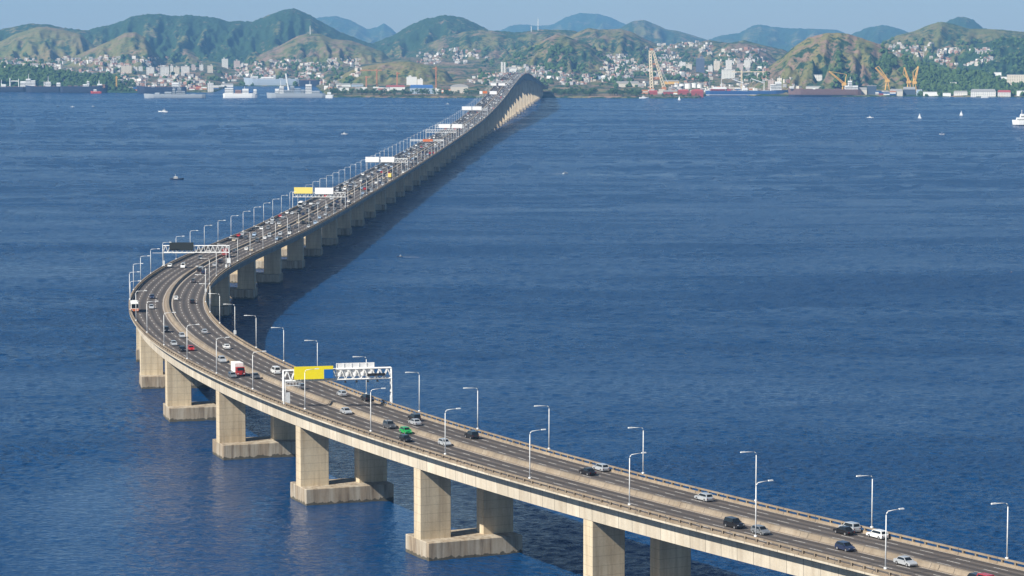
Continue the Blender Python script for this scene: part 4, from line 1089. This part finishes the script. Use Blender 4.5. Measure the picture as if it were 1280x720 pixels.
def ship(name, x0, x1, yw, hgt_px, hull, label, bow=1, cat='ship', decks=(), masts=(), cranes=(), beam=None, group=None, band=None, extra=None):
    """x0..x1, yw = hull ends and waterline in the photo; decks/masts in photo pixels (x0,x1,z0,z1 above the waterline)"""
    c = at((x0+x1)/2, yw, 0); k = F/depth_of(c.y); L = (x1-x0)/k; D = hgt_px/k; B = beam or max(2.0, L*.15)
    r = empty(name, c, 0 if bow > 0 else PI); tag(r, label, cat, group)
    hull_mb(L, B, D).build('hull', hull, r)
    if band:
        q = hull_mb(L*1.001, B*1.01, D*.18); q.build('waterline_band', band, r)
    def lx(x): return (x-(x0+x1)/2)/k*bow
    for (a_, b_, z0, z1, mt) in decks:
        q = MB(); w = abs(b_-a_)/k; q.box(((lx(a_)+lx(b_))/2, 0, z0/k-.02), (w, B*.72, (z1-z0)/k), top=(.94, .94))
        o = q.build('superstructure', mt, r)
        if (z1-z0)/k > 4:
            g_ = MB(); nrow = max(1, int((z1-z0)/k/3.2))
            for j in range(nrow): g_.box(((lx(a_)+lx(b_))/2, 0, z0/k+1.2+j*3.1), (w*.97, B*.735, .9))
            g_.build('window_band', 'glass_dark', o)
    for (x, z0, z1, th, mt) in masts:
        q = MB(); q.tube([(lx(x), 0, z0/k), (lx(x), 0, z1/k)], th/k/2, 6, r2=th/k/3); q.bar((lx(x), -B*.2, z0/k+(z1-z0)/k*.75), (lx(x), B*.2, z0/k+(z1-z0)/k*.75), th/k*.5); q.build('mast', mt, r)
    for (xa, za, xb, zb, mt) in cranes:
        q = MB(); q.bar((lx(xa), 0, za/k), (lx(xb), 0, zb/k), 1.5); q.build('derrick', mt, r)
    # rails and hatches so the deck is not bare
    q = MB()
    for j in range(5):
        xx = -L*.3+j*L*.13; q.box((xx, 0, D-.02), (L*.08, B*.5, max(.5, D*.12)))
    q.build('hatch', 'ship_rust' if hull in ('ship_navy', 'ship_rust') else 'ship_grey', r)
    return r
G_SH = 'ships moored off the far shore'
ship('cargo_ship', -36, 33, 114.5, 6, 'ship_navy', 'dark cargo ship at the left edge with white pillars and a tall cream bridge', -1, decks=[(26, 33, 6, 13, 'ship_white'), (33, 39, 6, 16, 'ship_white'), (39, 45, 6, 14, 'ship_white'), (2, 8, 6, 9, 'ship_white')], masts=[(2, 6, 15, .9, 'ship_white'), (12.8, 4, 17, 1.8, 'ship_white'), (23.5, 6, 16, 1.1, 'ship_white'), (36, 14, 22, .7, 'ship_white')], cranes=[(13, 13, 24, 13, 'ship_white')], group=G_SH)
ship('cargo_ship', 33, 76, 115.3, 7.2, 'ship_navy', 'dark cargo ship with a narrow white bridge tower, second from the left edge', -1, decks=[(57, 64, 7, 13, 'ship_white'), (71, 76, 7, 12, 'ship_white')], masts=[(55.5, 6, 13.5, 1.3, 'ship_white'), (60.5, 12, 20, .8, 'ship_white')], group=G_SH)
ship('cargo_ship', 76, 134, 115.8, 8, 'ship_navy', 'long dark hull in front of the wood with white gear at its right end', 1, decks=[(104, 109, 8, 10.5, 'ship_white'), (109, 112, 8, 14, 'ship_white'), (122, 128, 8, 11, 'ship_white'), (128, 132, 6, 10, 'wall_brick')], masts=[(110, 12, 15.5, .6, 'ship_white'), (124, 10, 15.5, 1.3, 'ship_white')], group=G_SH)
ship('tugboat', 113.5, 127, 116.3, 2.2, 'ship_red', 'small red tug alongside the long dark hull', -1, 'boat', decks=[(117, 121, 2.2, 4.6, 'ship_white')], group=G_SH)
ship('cargo_ship', 172, 233, 116.2, 7.5, 'ship_navy', 'dark laid-up ship behind the grey frigate', -1, decks=[(215, 224, 7.5, 13, 'ship_white'), (190, 194, 7.5, 10, 'ship_white')], masts=[(182, 7, 14, .6, 'ship_white')], group=G_SH)
ship('naval_ship', 180.5, 257, 122.3, 4.4, 'ship_grey', 'long low pale grey frigate', -1, decks=[(194, 200, 4.2, 6.5, 'ship_grey'), (206, 215, 4.2, 7.5, 'ship_grey'), (216, 219.5, 4, 11.5, 'ship_grey'), (220, 232, 4, 8.5, 'ship_grey'), (222, 227, 8, 12.5, 'ship_grey')], masts=[(224.5, 12, 20, 1.0, 'ship_grey'), (217.5, 11, 14, .6, 'ship_grey')], group=G_SH)
ship('passenger_ferry', 279, 322, 122, 5.2, 'ship_white', 'bright white ferry right of the grey frigate', 1, decks=[(281, 292, 5, 12, 'ship_white'), (294, 302, 5, 9.5, 'wall_brick'), (303, 311, 5, 11, 'ship_white'), (311, 316, 5, 8.5, 'ship_blue'), (317, 321, 5, 10.5, 'ship_white')], masts=[(312.5, 8, 15, .7, 'ship_blue'), (306, 10, 14, .6, 'ship_white')], group=G_SH)
ship('naval_ship', 334, 407, 122, 5.2, 'ship_grey', 'grey supply ship with a tall white leaning mast', -1, decks=[(344, 349, 5, 11, 'ship_white'), (349.5, 355, 5, 14, 'ship_white'), (355, 363, 5, 9.5, 'ship_grey'), (363, 368, 5, 14.5, 'ship_grey'), (368, 376, 5, 11.5, 'ship_pale'), (376, 381, 5, 10, 'ship_grey'), (382, 390, 5, 16.5, 'ship_white'), (390, 400, 5, 8.5, 'ship_grey')],
     masts=[(351, 13, 22, .7, 'ship_white'), (366, 14, 20, .5, 'ship_grey'), (387.5, 15, 21, .6, 'ship_white')], cranes=[(360.5, 9, 357, 30, 'ship_white'), (361.5, 9, 358, 30, 'ship_white')], group=G_SH)
ship('tugboat', 407, 416.5, 122.2, 3.4, 'ship_white', 'small white tug at the right of the grey supply ship', 1, 'boat', decks=[(409, 414, 3.3, 7, 'ship_white')], masts=[(411.5, 7, 10, .5, 'ship_white')], group=G_SH)
ship('cargo_ship', 306, 374, 107.2, 8.5, 'ship_pale', 'big pale blue-grey hull moored behind the supply ship', -1, decks=[(313, 323, 8.5, 12, 'ship_white'), (326, 345, 8.5, 11, 'wall_white'), (342, 345, 10, 13.5, 'ship_white')], group=G_SH)
ship('floating_dock', 374, 402, 107.4, 7, 'ship_navy', 'dark hull right of the big pale hull', 1, decks=[(380, 396, 6.9, 8.2, 'ship_rust')], group=G_SH)
ship('cargo_ship', 882, 986, 119, 5.4, 'ship_blue', 'long blue cargo ship with white derricks and bridge', 1, decks=[(963, 969, 5.3, 13.5, 'ship_white'), (969, 976.5, 5.3, 17, 'ship_white'), (928, 934, 5.3, 9, 'ship_white'), (888, 906, 5.3, 8, 'container_red'), (891, 908, 7.9, 10, 'ship_white'), (908, 913, 5.3, 7.5, 'container_red')],
     masts=[(901.5, 5, 20, .9, 'ship_white'), (928.5, 5, 19, .9, 'ship_white'), (955, 5, 19, 1.1, 'ship_white'), (887, 5, 24, .6, 'ship_grey'), (974, 16, 24, .5, 'ship_white')], cranes=[(928, 15.5, 915, 20, 'ship_white'), (954, 15.5, 939, 20.5, 'ship_white')], band='ship_white', group=G_SH)
ship('cargo_ship', 986, 1076, 120, 8.2, 'ship_rust', 'dark rust-sided ship below the dome hill', -1, decks=[(1056, 1060, 8, 13, 'ship_white'), (1060, 1064.5, 8, 19, 'ship_white'), (1064.5, 1072, 8, 13, 'ship_white'), (987, 992, 9, 12, 'ship_white')], masts=[(1062.5, 18, 24, .6, 'ship_white'), (995, 8, 14, .7, 'ship_grey')], band='ship_navy', group=G_SH)
ship('passenger_ferry', 1266, 1312, 157, 6, 'ship_white', 'white ferry cut off by the right edge of the photo', -1, decks=[(1270, 1306, 5.8, 10, 'ship_white'), (1275, 1298, 9.9, 14.5, 'ship_white'), (1281, 1286, 14, 19, 'ship_red')], masts=[(1277, 14, 20, .6, 'ship_white')], band='ship_navy', beam=11)
def sailboat(px, yw, h, label):
    c = at(px, yw, 0); k = F/depth_of(c.y); H = h*.86/k; r = empty('sailboat', c, random.uniform(-.3, .3)); tag(r, label, 'sailboat', 'sailing boats on the bay')
    hull_mb(H*.62, H*.2, H*.09, .3).build('hull', 'ship_white', r)
    q = MB(); q.tube([(H*.03, 0, 0), (H*.03, 0, H)], .1, 6, r2=.06); q.build('mast', 'galvanised', r)
    q = MB(); q.add([(H*.02, -.05, H*.14), (-H*.3, .35, H*.14), (H*.02, -.05, H*.97), (H*.02, .03, H*.14), (-H*.3, .43, H*.14), (H*.02, .03, H*.97)], [(0, 1, 2), (5, 4, 3), (0, 3, 4, 1), (1, 4, 5, 2), (2, 5, 3, 0)]); q.build('main_sail', 'sail', r)
    q = MB(); q.add([(H*.05, .0, H*.1), (H*.3, .2, H*.1), (H*.05, 0, H*.8), (H*.05, .06, H*.1), (H*.3, .26, H*.1), (H*.05, .06, H*.8)], [(0, 1, 2), (5, 4, 3), (0, 3, 4, 1), (1, 4, 5, 2), (2, 5, 3, 0)]); q.build('fore_sail', 'sail', r)
sailboat(849, 125, 6, 'tiny white sailboat close to the green quay with red sheds')
sailboat(1149.5, 148.5, 8.5, 'larger white sailboat in open water below the yellow cranes')
sailboat(1201.5, 144.5, 7.5, 'white sailboat in open water below the white shore houses')
def boat(px, yw, L_px, hull, cabin, label, rz=0.0, name='motor_boat', wake=0):
    c = at(px, yw, 0); k = F/depth_of(c.y); L = L_px/k; r = empty(name, c, rz); tag(r, label, 'boat', 'small boats on the bay')
    hull_mb(L, L*.28, L*.10, .3).build('hull', hull, r)
    q = MB(); q.box((-L*.08, 0, L*.09), (L*.32, L*.2, L*.13), top=(.8, .8)); o = q.build('cabin', cabin, r)
    q = MB(); q.box((-L*.08, 0, L*.15), (L*.29, L*.19, L*.04)); q.build('window', 'glass_dark', o)
    q = MB(); q.tube([(-L*.1, 0, L*.2), (-L*.1, 0, L*.42)], L*.012, 5); q.build('mast', 'galvanised', r)
    if wake:
        q = MB()
        for j in range(5):
            a_ = -L*(.5+.5*j*wake); sp = L*(.10+.12*j)
            for sy in (-1, 1):
                q.add([(a_, sy*sp, .05), (a_-L*.5*wake, sy*(sp+L*.10), .05), (a_-L*.5*wake, sy*(sp+L*.17), .05), (a_, sy*(sp+L*.09), .05)], [(0, 1, 2, 3) if sy < 0 else (3, 2, 1, 0)])
        q.build('wake', 'foam', r)
boat(221, 224.5, 17, 'ship_navy', 'ship_white', 'dark work boat with a pale cabin left of the bridge straight', .1, 'work_boat')
boat(204, 140, 12, 'ship_white', 'ship_white', 'white speedboat throwing spray below the grey frigate', PI, wake=2)
boat(431, 168, 9, 'ship_white', 'ship_white', 'small white motor boat left of the bridge straight', .2)
boat(384, 212.5, 5, 'ship_navy', 'ship_grey', 'tiny dark boat left of the lamps on the straight', .3)
boat(707, 217, 8, 'ship_white', 'ship_grey', 'white motor boat in open water right of the bridge', .6, wake=1)
boat(500, 321, 8, 'ship_navy', 'ship_grey', 'dark motor boat with a short wake near the bend', PI*.9, wake=1.2)
boat(1264, 341, 6, 'ship_navy', 'ship_rust', 'small dark boat near the right edge of the photo', PI/2)
boat(1088, 147.5, 9, 'ship_white', 'ship_white', 'low white speedboat left of the larger sailboat', 0, wake=1)
boat(1178, 168, 8, 'ship_white', 'ship_blue', 'small pale boat in open water left of the white ferry', .3)
boat(91, 134, 6, 'ship_white', 'ship_white', 'tiny white boat below the long dark hull', .2)
boat(116.5, 133.5, 5, 'ship_grey', 'ship_white', 'tiny grey boat right of the white one below the long dark hull', .2)
boat(72, 133, 3.5, 'ship_navy', 'ship_grey', 'tiny dark boat left of the white one below the long dark hull', .2)
boat(560, 130.5, 6, 'ship_grey', 'ship_white', 'tiny pale boat near the shore left of the bridge', .0)
boat(1232, 121.9, 11, 'ship_white', 'ship_white', 'white launch moored in front of the club house', 0)
boat(805, 122.6, 12, 'ship_white', 'ship_white', 'white boat moored at the green quay below the lattice crane', 0)

for px, yb, w_, h_ in [(853, 110, 8, 5), (860.5, 110.5, 9, 6), (868, 109.5, 8, 5.5), (875, 110, 7, 4.5), (846, 110, 6, 4)]:
    g_, k = ground(px, yb)[0], 0; k = F/depth_of(g_.y); r = empty('storage_tank', g_); tag(r, 'round white storage tank behind the red sheds', 'tank', 'white tanks behind the red sheds')
    q = MB(); q.tube([(0, 0, -2), (0, 0, h_/k)], w_/k/2, 20); q.build('shell', 'ship_white', r)
    q = MB(); q.tube([(0, 0, h_/k+.02), (0, 0, h_/k+1.6)], w_/k/2*1.01, 20, r2=.4); q.build('roof', 'roof_grey', r)
for px, yb in [(806, 117), (824, 117.5), (827, 116), (843, 117.5), (884, 115), (890, 114.5), (897, 114), (905, 114), (914, 113.5), (922, 114), (940, 114), (1000, 115), (1098, 118.5), (1102, 118.5), (1108, 118.5), (1149, 118.5), (470, 113), (476, 113.5), (556, 116), (448, 112), (163, 113), (240, 112), (248, 111.5), (270, 111)]:
    g_ = ground(px, yb)[0]; r = empty('container_stack', g_, random.uniform(-.2, .2)); tag(r, 'small stack of shipping containers on the far quay', 'containers', 'container stacks on the quays')
    for j in range(random.choice([2, 3, 3])):
        for i_ in range(random.choice([1, 2, 2])):
            q = MB(); q.box((i_*12.6, 0, j*2.7), (12.2, 5.2, 2.62)); q.build('container', random.choice(['container_red', 'ship_blue', 'wall_beige', 'ship_white', 'wall_grey', 'crane_orange']), r)
def crane_frame(px, yb): 
    g_, _ = ground(px, yb); return g_, F/depth_of(g_.y)
def lattice(q, a, b, w0, w1, n, th, mi=0):
    a, b = Vector(a), Vector(b); t = (b-a).normalized(); e1 = t.cross(Vector((0, 1, 0))).normalized(); e2 = t.cross(e1)
    def c(i, k):
        f = i/n; w = w0+(w1-w0)*f; sx, sy = ((-1, -1), (1, -1), (1, 1), (-1, 1))[k]
        return a.lerp(b, f)+e1*sx*w/2+e2*sy*w/2
    for k in range(4): q.bar(c(0, k), c(n, k), th, mi)
    for i in range(n):
        for k in range(4): q.bar(c(i, k), c(i+1, (k+1) % 4), th*.6, mi)
# tall A-frame crane
g_, k = crane_frame(821, 113); H = 50/k
r = empty('lattice_crane', g_); tag(r, 'tallest cream and orange A-frame crane beside the red sheds', 'crane')
q = MB(); lattice(q, (-6/k, 0, 0), (-8.5/k, 0, H), 6, 4, 14, 1.5); q.build('front_leg', 'crane_cream', r)
q = MB(); lattice(q, (9/k, 0, 4/k), (-5/k, 0, H), 5.5, 3.5, 14, 1.4); q.build('rear_leg', 'crane_cream', r)
q = MB(); lattice(q, (-6.5/k, 0, 15/k), (5.5/k, 0, 15/k), 3, 3, 4, 1.2); lattice(q, (-7.5/k, 0, 33/k), (0, 0, 33/k), 2.5, 2.5, 3, 1.0); q.build('cross_beam', 'crane_orange', r)
q = MB(); q.box((-6.8/k, 0, H), (7, 6, 4)); q.build('head', 'crane_orange', r)
q = MB(); q.bar((-5/k, 0, H*.95), (14/k, 0, 10/k), .5); q.bar((-3/k, 0, H*.7), (15/k, 0, 8/k), .5); q.build('stay_cable', 'galvanised', r)
q = MB(); q.box((-6/k, 0, -1), (10, 12, 6)); q.box((9/k, 0, -1), (9, 12, 8)); q.build('base', 'crane_orange', r)
def luffing(px, yb, tip, cab_h, label, mt='crane_yellow', back=None):
    g_, k = crane_frame(px, yb); r = empty('harbour_crane', g_); tag(r, label, 'crane', 'yellow harbour cranes')
    q = MB(); h = cab_h/k
    for sx in (-1, 1):
        for sy in (-1, 1): q.bar((sx*4, sy*4, -1), (sx*2, sy*2, h), 1.1)
    q.box((0, 0, h*.5), (6, 6, .8)); q.build('portal', mt, r)
    q = MB(); q.box((0, 0, h), (9, 6, 5.5)); q.box((3, -2.5, h+1), (3, 2.5, 3)); q.build('cabin', mt, r)
    q = MB(); tx, tz = tip; lattice(q, (0, 0, h+4), ((tx-px)/k, 0, (yb-tz)/k), 3.4, 1.6, 10, 1.1); q.build('jib', mt, r)
    q = MB(); s = 1 if tx < px else -1; ax, az = back or (px+s*3, yb-cab_h-14)
    q.bar((s*2, -2, h+5), ((ax-px)/k, 0, (yb-az)/k), 1.1); q.bar((s*2, 2, h+5), ((ax-px)/k, 0, (yb-az)/k), 1.1); q.bar(((ax-px)/k, 0, (yb-az)/k), ((tx-px)/k, 0, (yb-tz)/k), .7); q.build('back_frame', mt, r)
luffing(1055, 113, (1036, 89), 6, 'yellow harbour crane with a single long jib over the rust-sided ship')
luffing(1109, 113, (1094, 86), 9, 'largest yellow harbour crane with a folded double jib above the dark warehouse', back=(1098, 84))
luffing(1136, 113, (1130, 84), 9, 'yellow harbour crane with a steep jib leaning left, right of the folded one', back=(1128.5, 92))
luffing(1143, 113, (1147.5, 83), 8, 'yellow harbour crane with a steep jib leaning right, rightmost of all', back=(1141, 90))
def tower_crane(px, yb, ytop, jib, label, mt='crane_orange'):
    g_, k = crane_frame(px, yb); H = (yb-ytop)/k; r = empty('tower_crane', g_); tag(r, label, 'crane', 'slim tower cranes on the far shore')
    q = MB(); lattice(q, (0, 0, -1), (0, 0, H), 2.2, 2.0, 12, .8); q.build('mast', mt, r)
    q = MB(); lattice(q, (-.3*jib/k, 0, H*.92), (jib/k, 0, H*.92), 1.6, 1.0, 10, .55); q.build('jib', mt, r)
    q = MB(); q.box((1.5, 0, H*.84), (2.2, 2, 2.4)); q.build('cab', mt, r)
tower_crane(471, 108, 86, -21, 'slim orange tower crane with a long jib before the low grassy hill')
tower_crane(458, 108, 95, 5, 'shortest slim orange tower crane before the low grassy hill')
tower_crane(496.5, 110, 90, 4, 'slim orange tower crane above the red-roofed hall')
tower_crane(545, 112, 83, -4, 'tall slim orange tower crane above the white cube')
tower_crane(145.8, 111, 95.5, .8, 'slim yellow tower at the end of the left wood', 'crane_yellow')
tower_crane(927, 112, 87.5, 42, 'wide slim tower crane spanning left of the dome hill', 'crane_cream')
# radio masts on the ridges
for px, py0, hp_, lab in [(388, 42, 10, 'thin radio mast on the brown hill behind the grey supply ship'), (664, 39, 7, 'left thin radio mast on the ridge above the bridge crest'), (672.5, 38, 14, 'right taller radio mast on the ridge above the bridge crest')]:
    g_, _ = ground(px, py0+1.2); k = F/depth_of(g_.y); r = empty('radio_mast', g_); tag(r, lab, 'mast', 'radio masts on the hills')
    q = MB(); lattice(q, (0, 0, -3), (0, 0, hp_/k), 2.4, 1.0, 10, .7); q.build('lattice', 'ship_white', r)
    q = MB(); q.tube([(0, 0, hp_/k), (0, 0, hp_/k+5)], .3, 5); q.build('aerial', 'ship_white', r)

# ------------------------------------------------------------------ water, haze, sky, sun, camera
wu = np.concatenate([np.arange(-900, -30, 15.0), np.arange(-30, 1312, 2.0), np.arange(1312, 2200, 15.0)])
wy = 50+np.concatenate([np.arange(1500, 730, -14.0), np.arange(730, 200, -1.25), np.arange(200, 70, -2.5)])-50
wd = F*HC/wy
WU, WD = np.meshgrid(wu, wd); WX = (WU-640)/F*depth_of(WD)
def wave(L, sd): return (fbm(WX/L+.35*WD/L, WD/(L*.8)-.2*WX/L, 2, sd)-.5)
f1 = np.clip((1150-WD)/500, 0, 1); f3 = np.clip((WD-1500)/900, 0, 1); f2 = 1-f1-f3*(1-f1)
WZ = wave(2.1, 500)*f1*.6+wave(4.6, 510)*np.clip(f2, 0, 1)*.95+wave(15.0, 520)*f3*2.4+wave(22.0, 530)*.35
ed = np.clip(np.minimum(WU+900, 2200-WU)/150, 0, 1); WZ = WZ*ed*(.4+.6*np.clip((((WX+62)/78)**2+((WD-640)/170)**2-.3)/.65, 0, 1))
nrw, ncw = WZ.shape; n0 = WZ.size
wco = np.concatenate([np.stack([WX, WD, WZ], -1).reshape(-1, 3), [(-17000, -2500, -.9), (17000, -2500, -.9), (17000, 25000, -.9), (-17000, 25000, -.9)]])
wi = np.arange(n0).reshape(nrw, ncw)
wq = np.concatenate([np.stack([wi[:-1, :-1], wi[:-1, 1:], wi[1:, 1:], wi[1:, :-1]], -1).reshape(-1, 4), [[n0, n0+1, n0+2, n0+3]]])
me = bpy.data.meshes.new('water'); me.vertices.add(len(wco)); me.vertices.foreach_set('co', wco.ravel())
me.loops.add(wq.size); me.loops.foreach_set('vertex_index', wq.ravel())
me.polygons.add(len(wq)); me.polygons.foreach_set('loop_start', np.arange(0, wq.size, 4)); me.polygons.foreach_set('loop_total', np.full(len(wq), 4))
me.polygons.foreach_set('use_smooth', np.ones(len(wq), bool)); me.update(); me.validate(); me.materials.append(MATS['sea'])
wo = bpy.data.objects.new('water', me); col.objects.link(wo); tag(wo, kind='structure')
m = bpy.data.materials.new('haze'); m.use_nodes = True; nt = m.node_tree
nt.nodes.remove(nt.nodes['Principled BSDF'])
pv = nt.nodes.new('ShaderNodeVolumePrincipled'); pv.inputs['Color'].default_value = (.27, .585, 1.0, 1); pv.inputs['Density'].default_value = 4.7e-5; pv.inputs['Anisotropy'].default_value = 0.0
nt.links.new(pv.outputs[0], nt.nodes['Material Output'].inputs['Volume']); MATS['haze'] = m
q = MB(); q.box((0, 11250, -4), (34600, 28100, 580)); tag(q.build('haze', 'haze'), kind='stuff')

w = bpy.data.worlds.new('World'); sc.world = w; w.use_nodes = True; nt = w.node_tree
EL, SX, SY = math.radians(41), -.78, -.63
sky = nt.nodes.new('ShaderNodeTexSky'); sky.sky_type = 'NISHITA'; sky.sun_disc = False
sky.sun_elevation = EL; sky.sun_rotation = math.atan2(SX, SY) % (2*PI); sky.air_density = 1.0; sky.dust_density = .2; sky.ozone_density = 2.0
nt.links.new(sky.outputs[0], nt.nodes['Background'].inputs['Color']); nt.nodes['Background'].inputs['Strength'].default_value = .05
sd_ = bpy.data.lights.new('sun', 'SUN'); sd_.energy = 5.0; sd_.angle = math.radians(.5); sd_.color = (1.0, .95, .86)
so = bpy.data.objects.new('sun', sd_); col.objects.link(so)
v = Vector((SX*math.cos(EL), SY*math.cos(EL), math.sin(EL))); so.rotation_euler = v.to_track_quat('Z', 'Y').to_euler(); so.location = v*3000

cd = bpy.data.cameras.new('camera'); cam = bpy.data.objects.new('camera', cd); col.objects.link(cam)
cd.sensor_width = 36; cd.lens = F/1280*36; cd.clip_start = 1; cd.clip_end = 80000
cam.location = (0, 0, HC); cam.rotation_euler = (PI/2-TH, 0, 0)
sc.camera = cam
sc.cycles.volume_bounces = 2
sc.view_settings.view_transform = 'Standard'; sc.view_settings.look = 'None'; sc.view_settings.exposure = .6; sc.view_settings.gamma = 1
sc.view_settings.use_curve_mapping = False
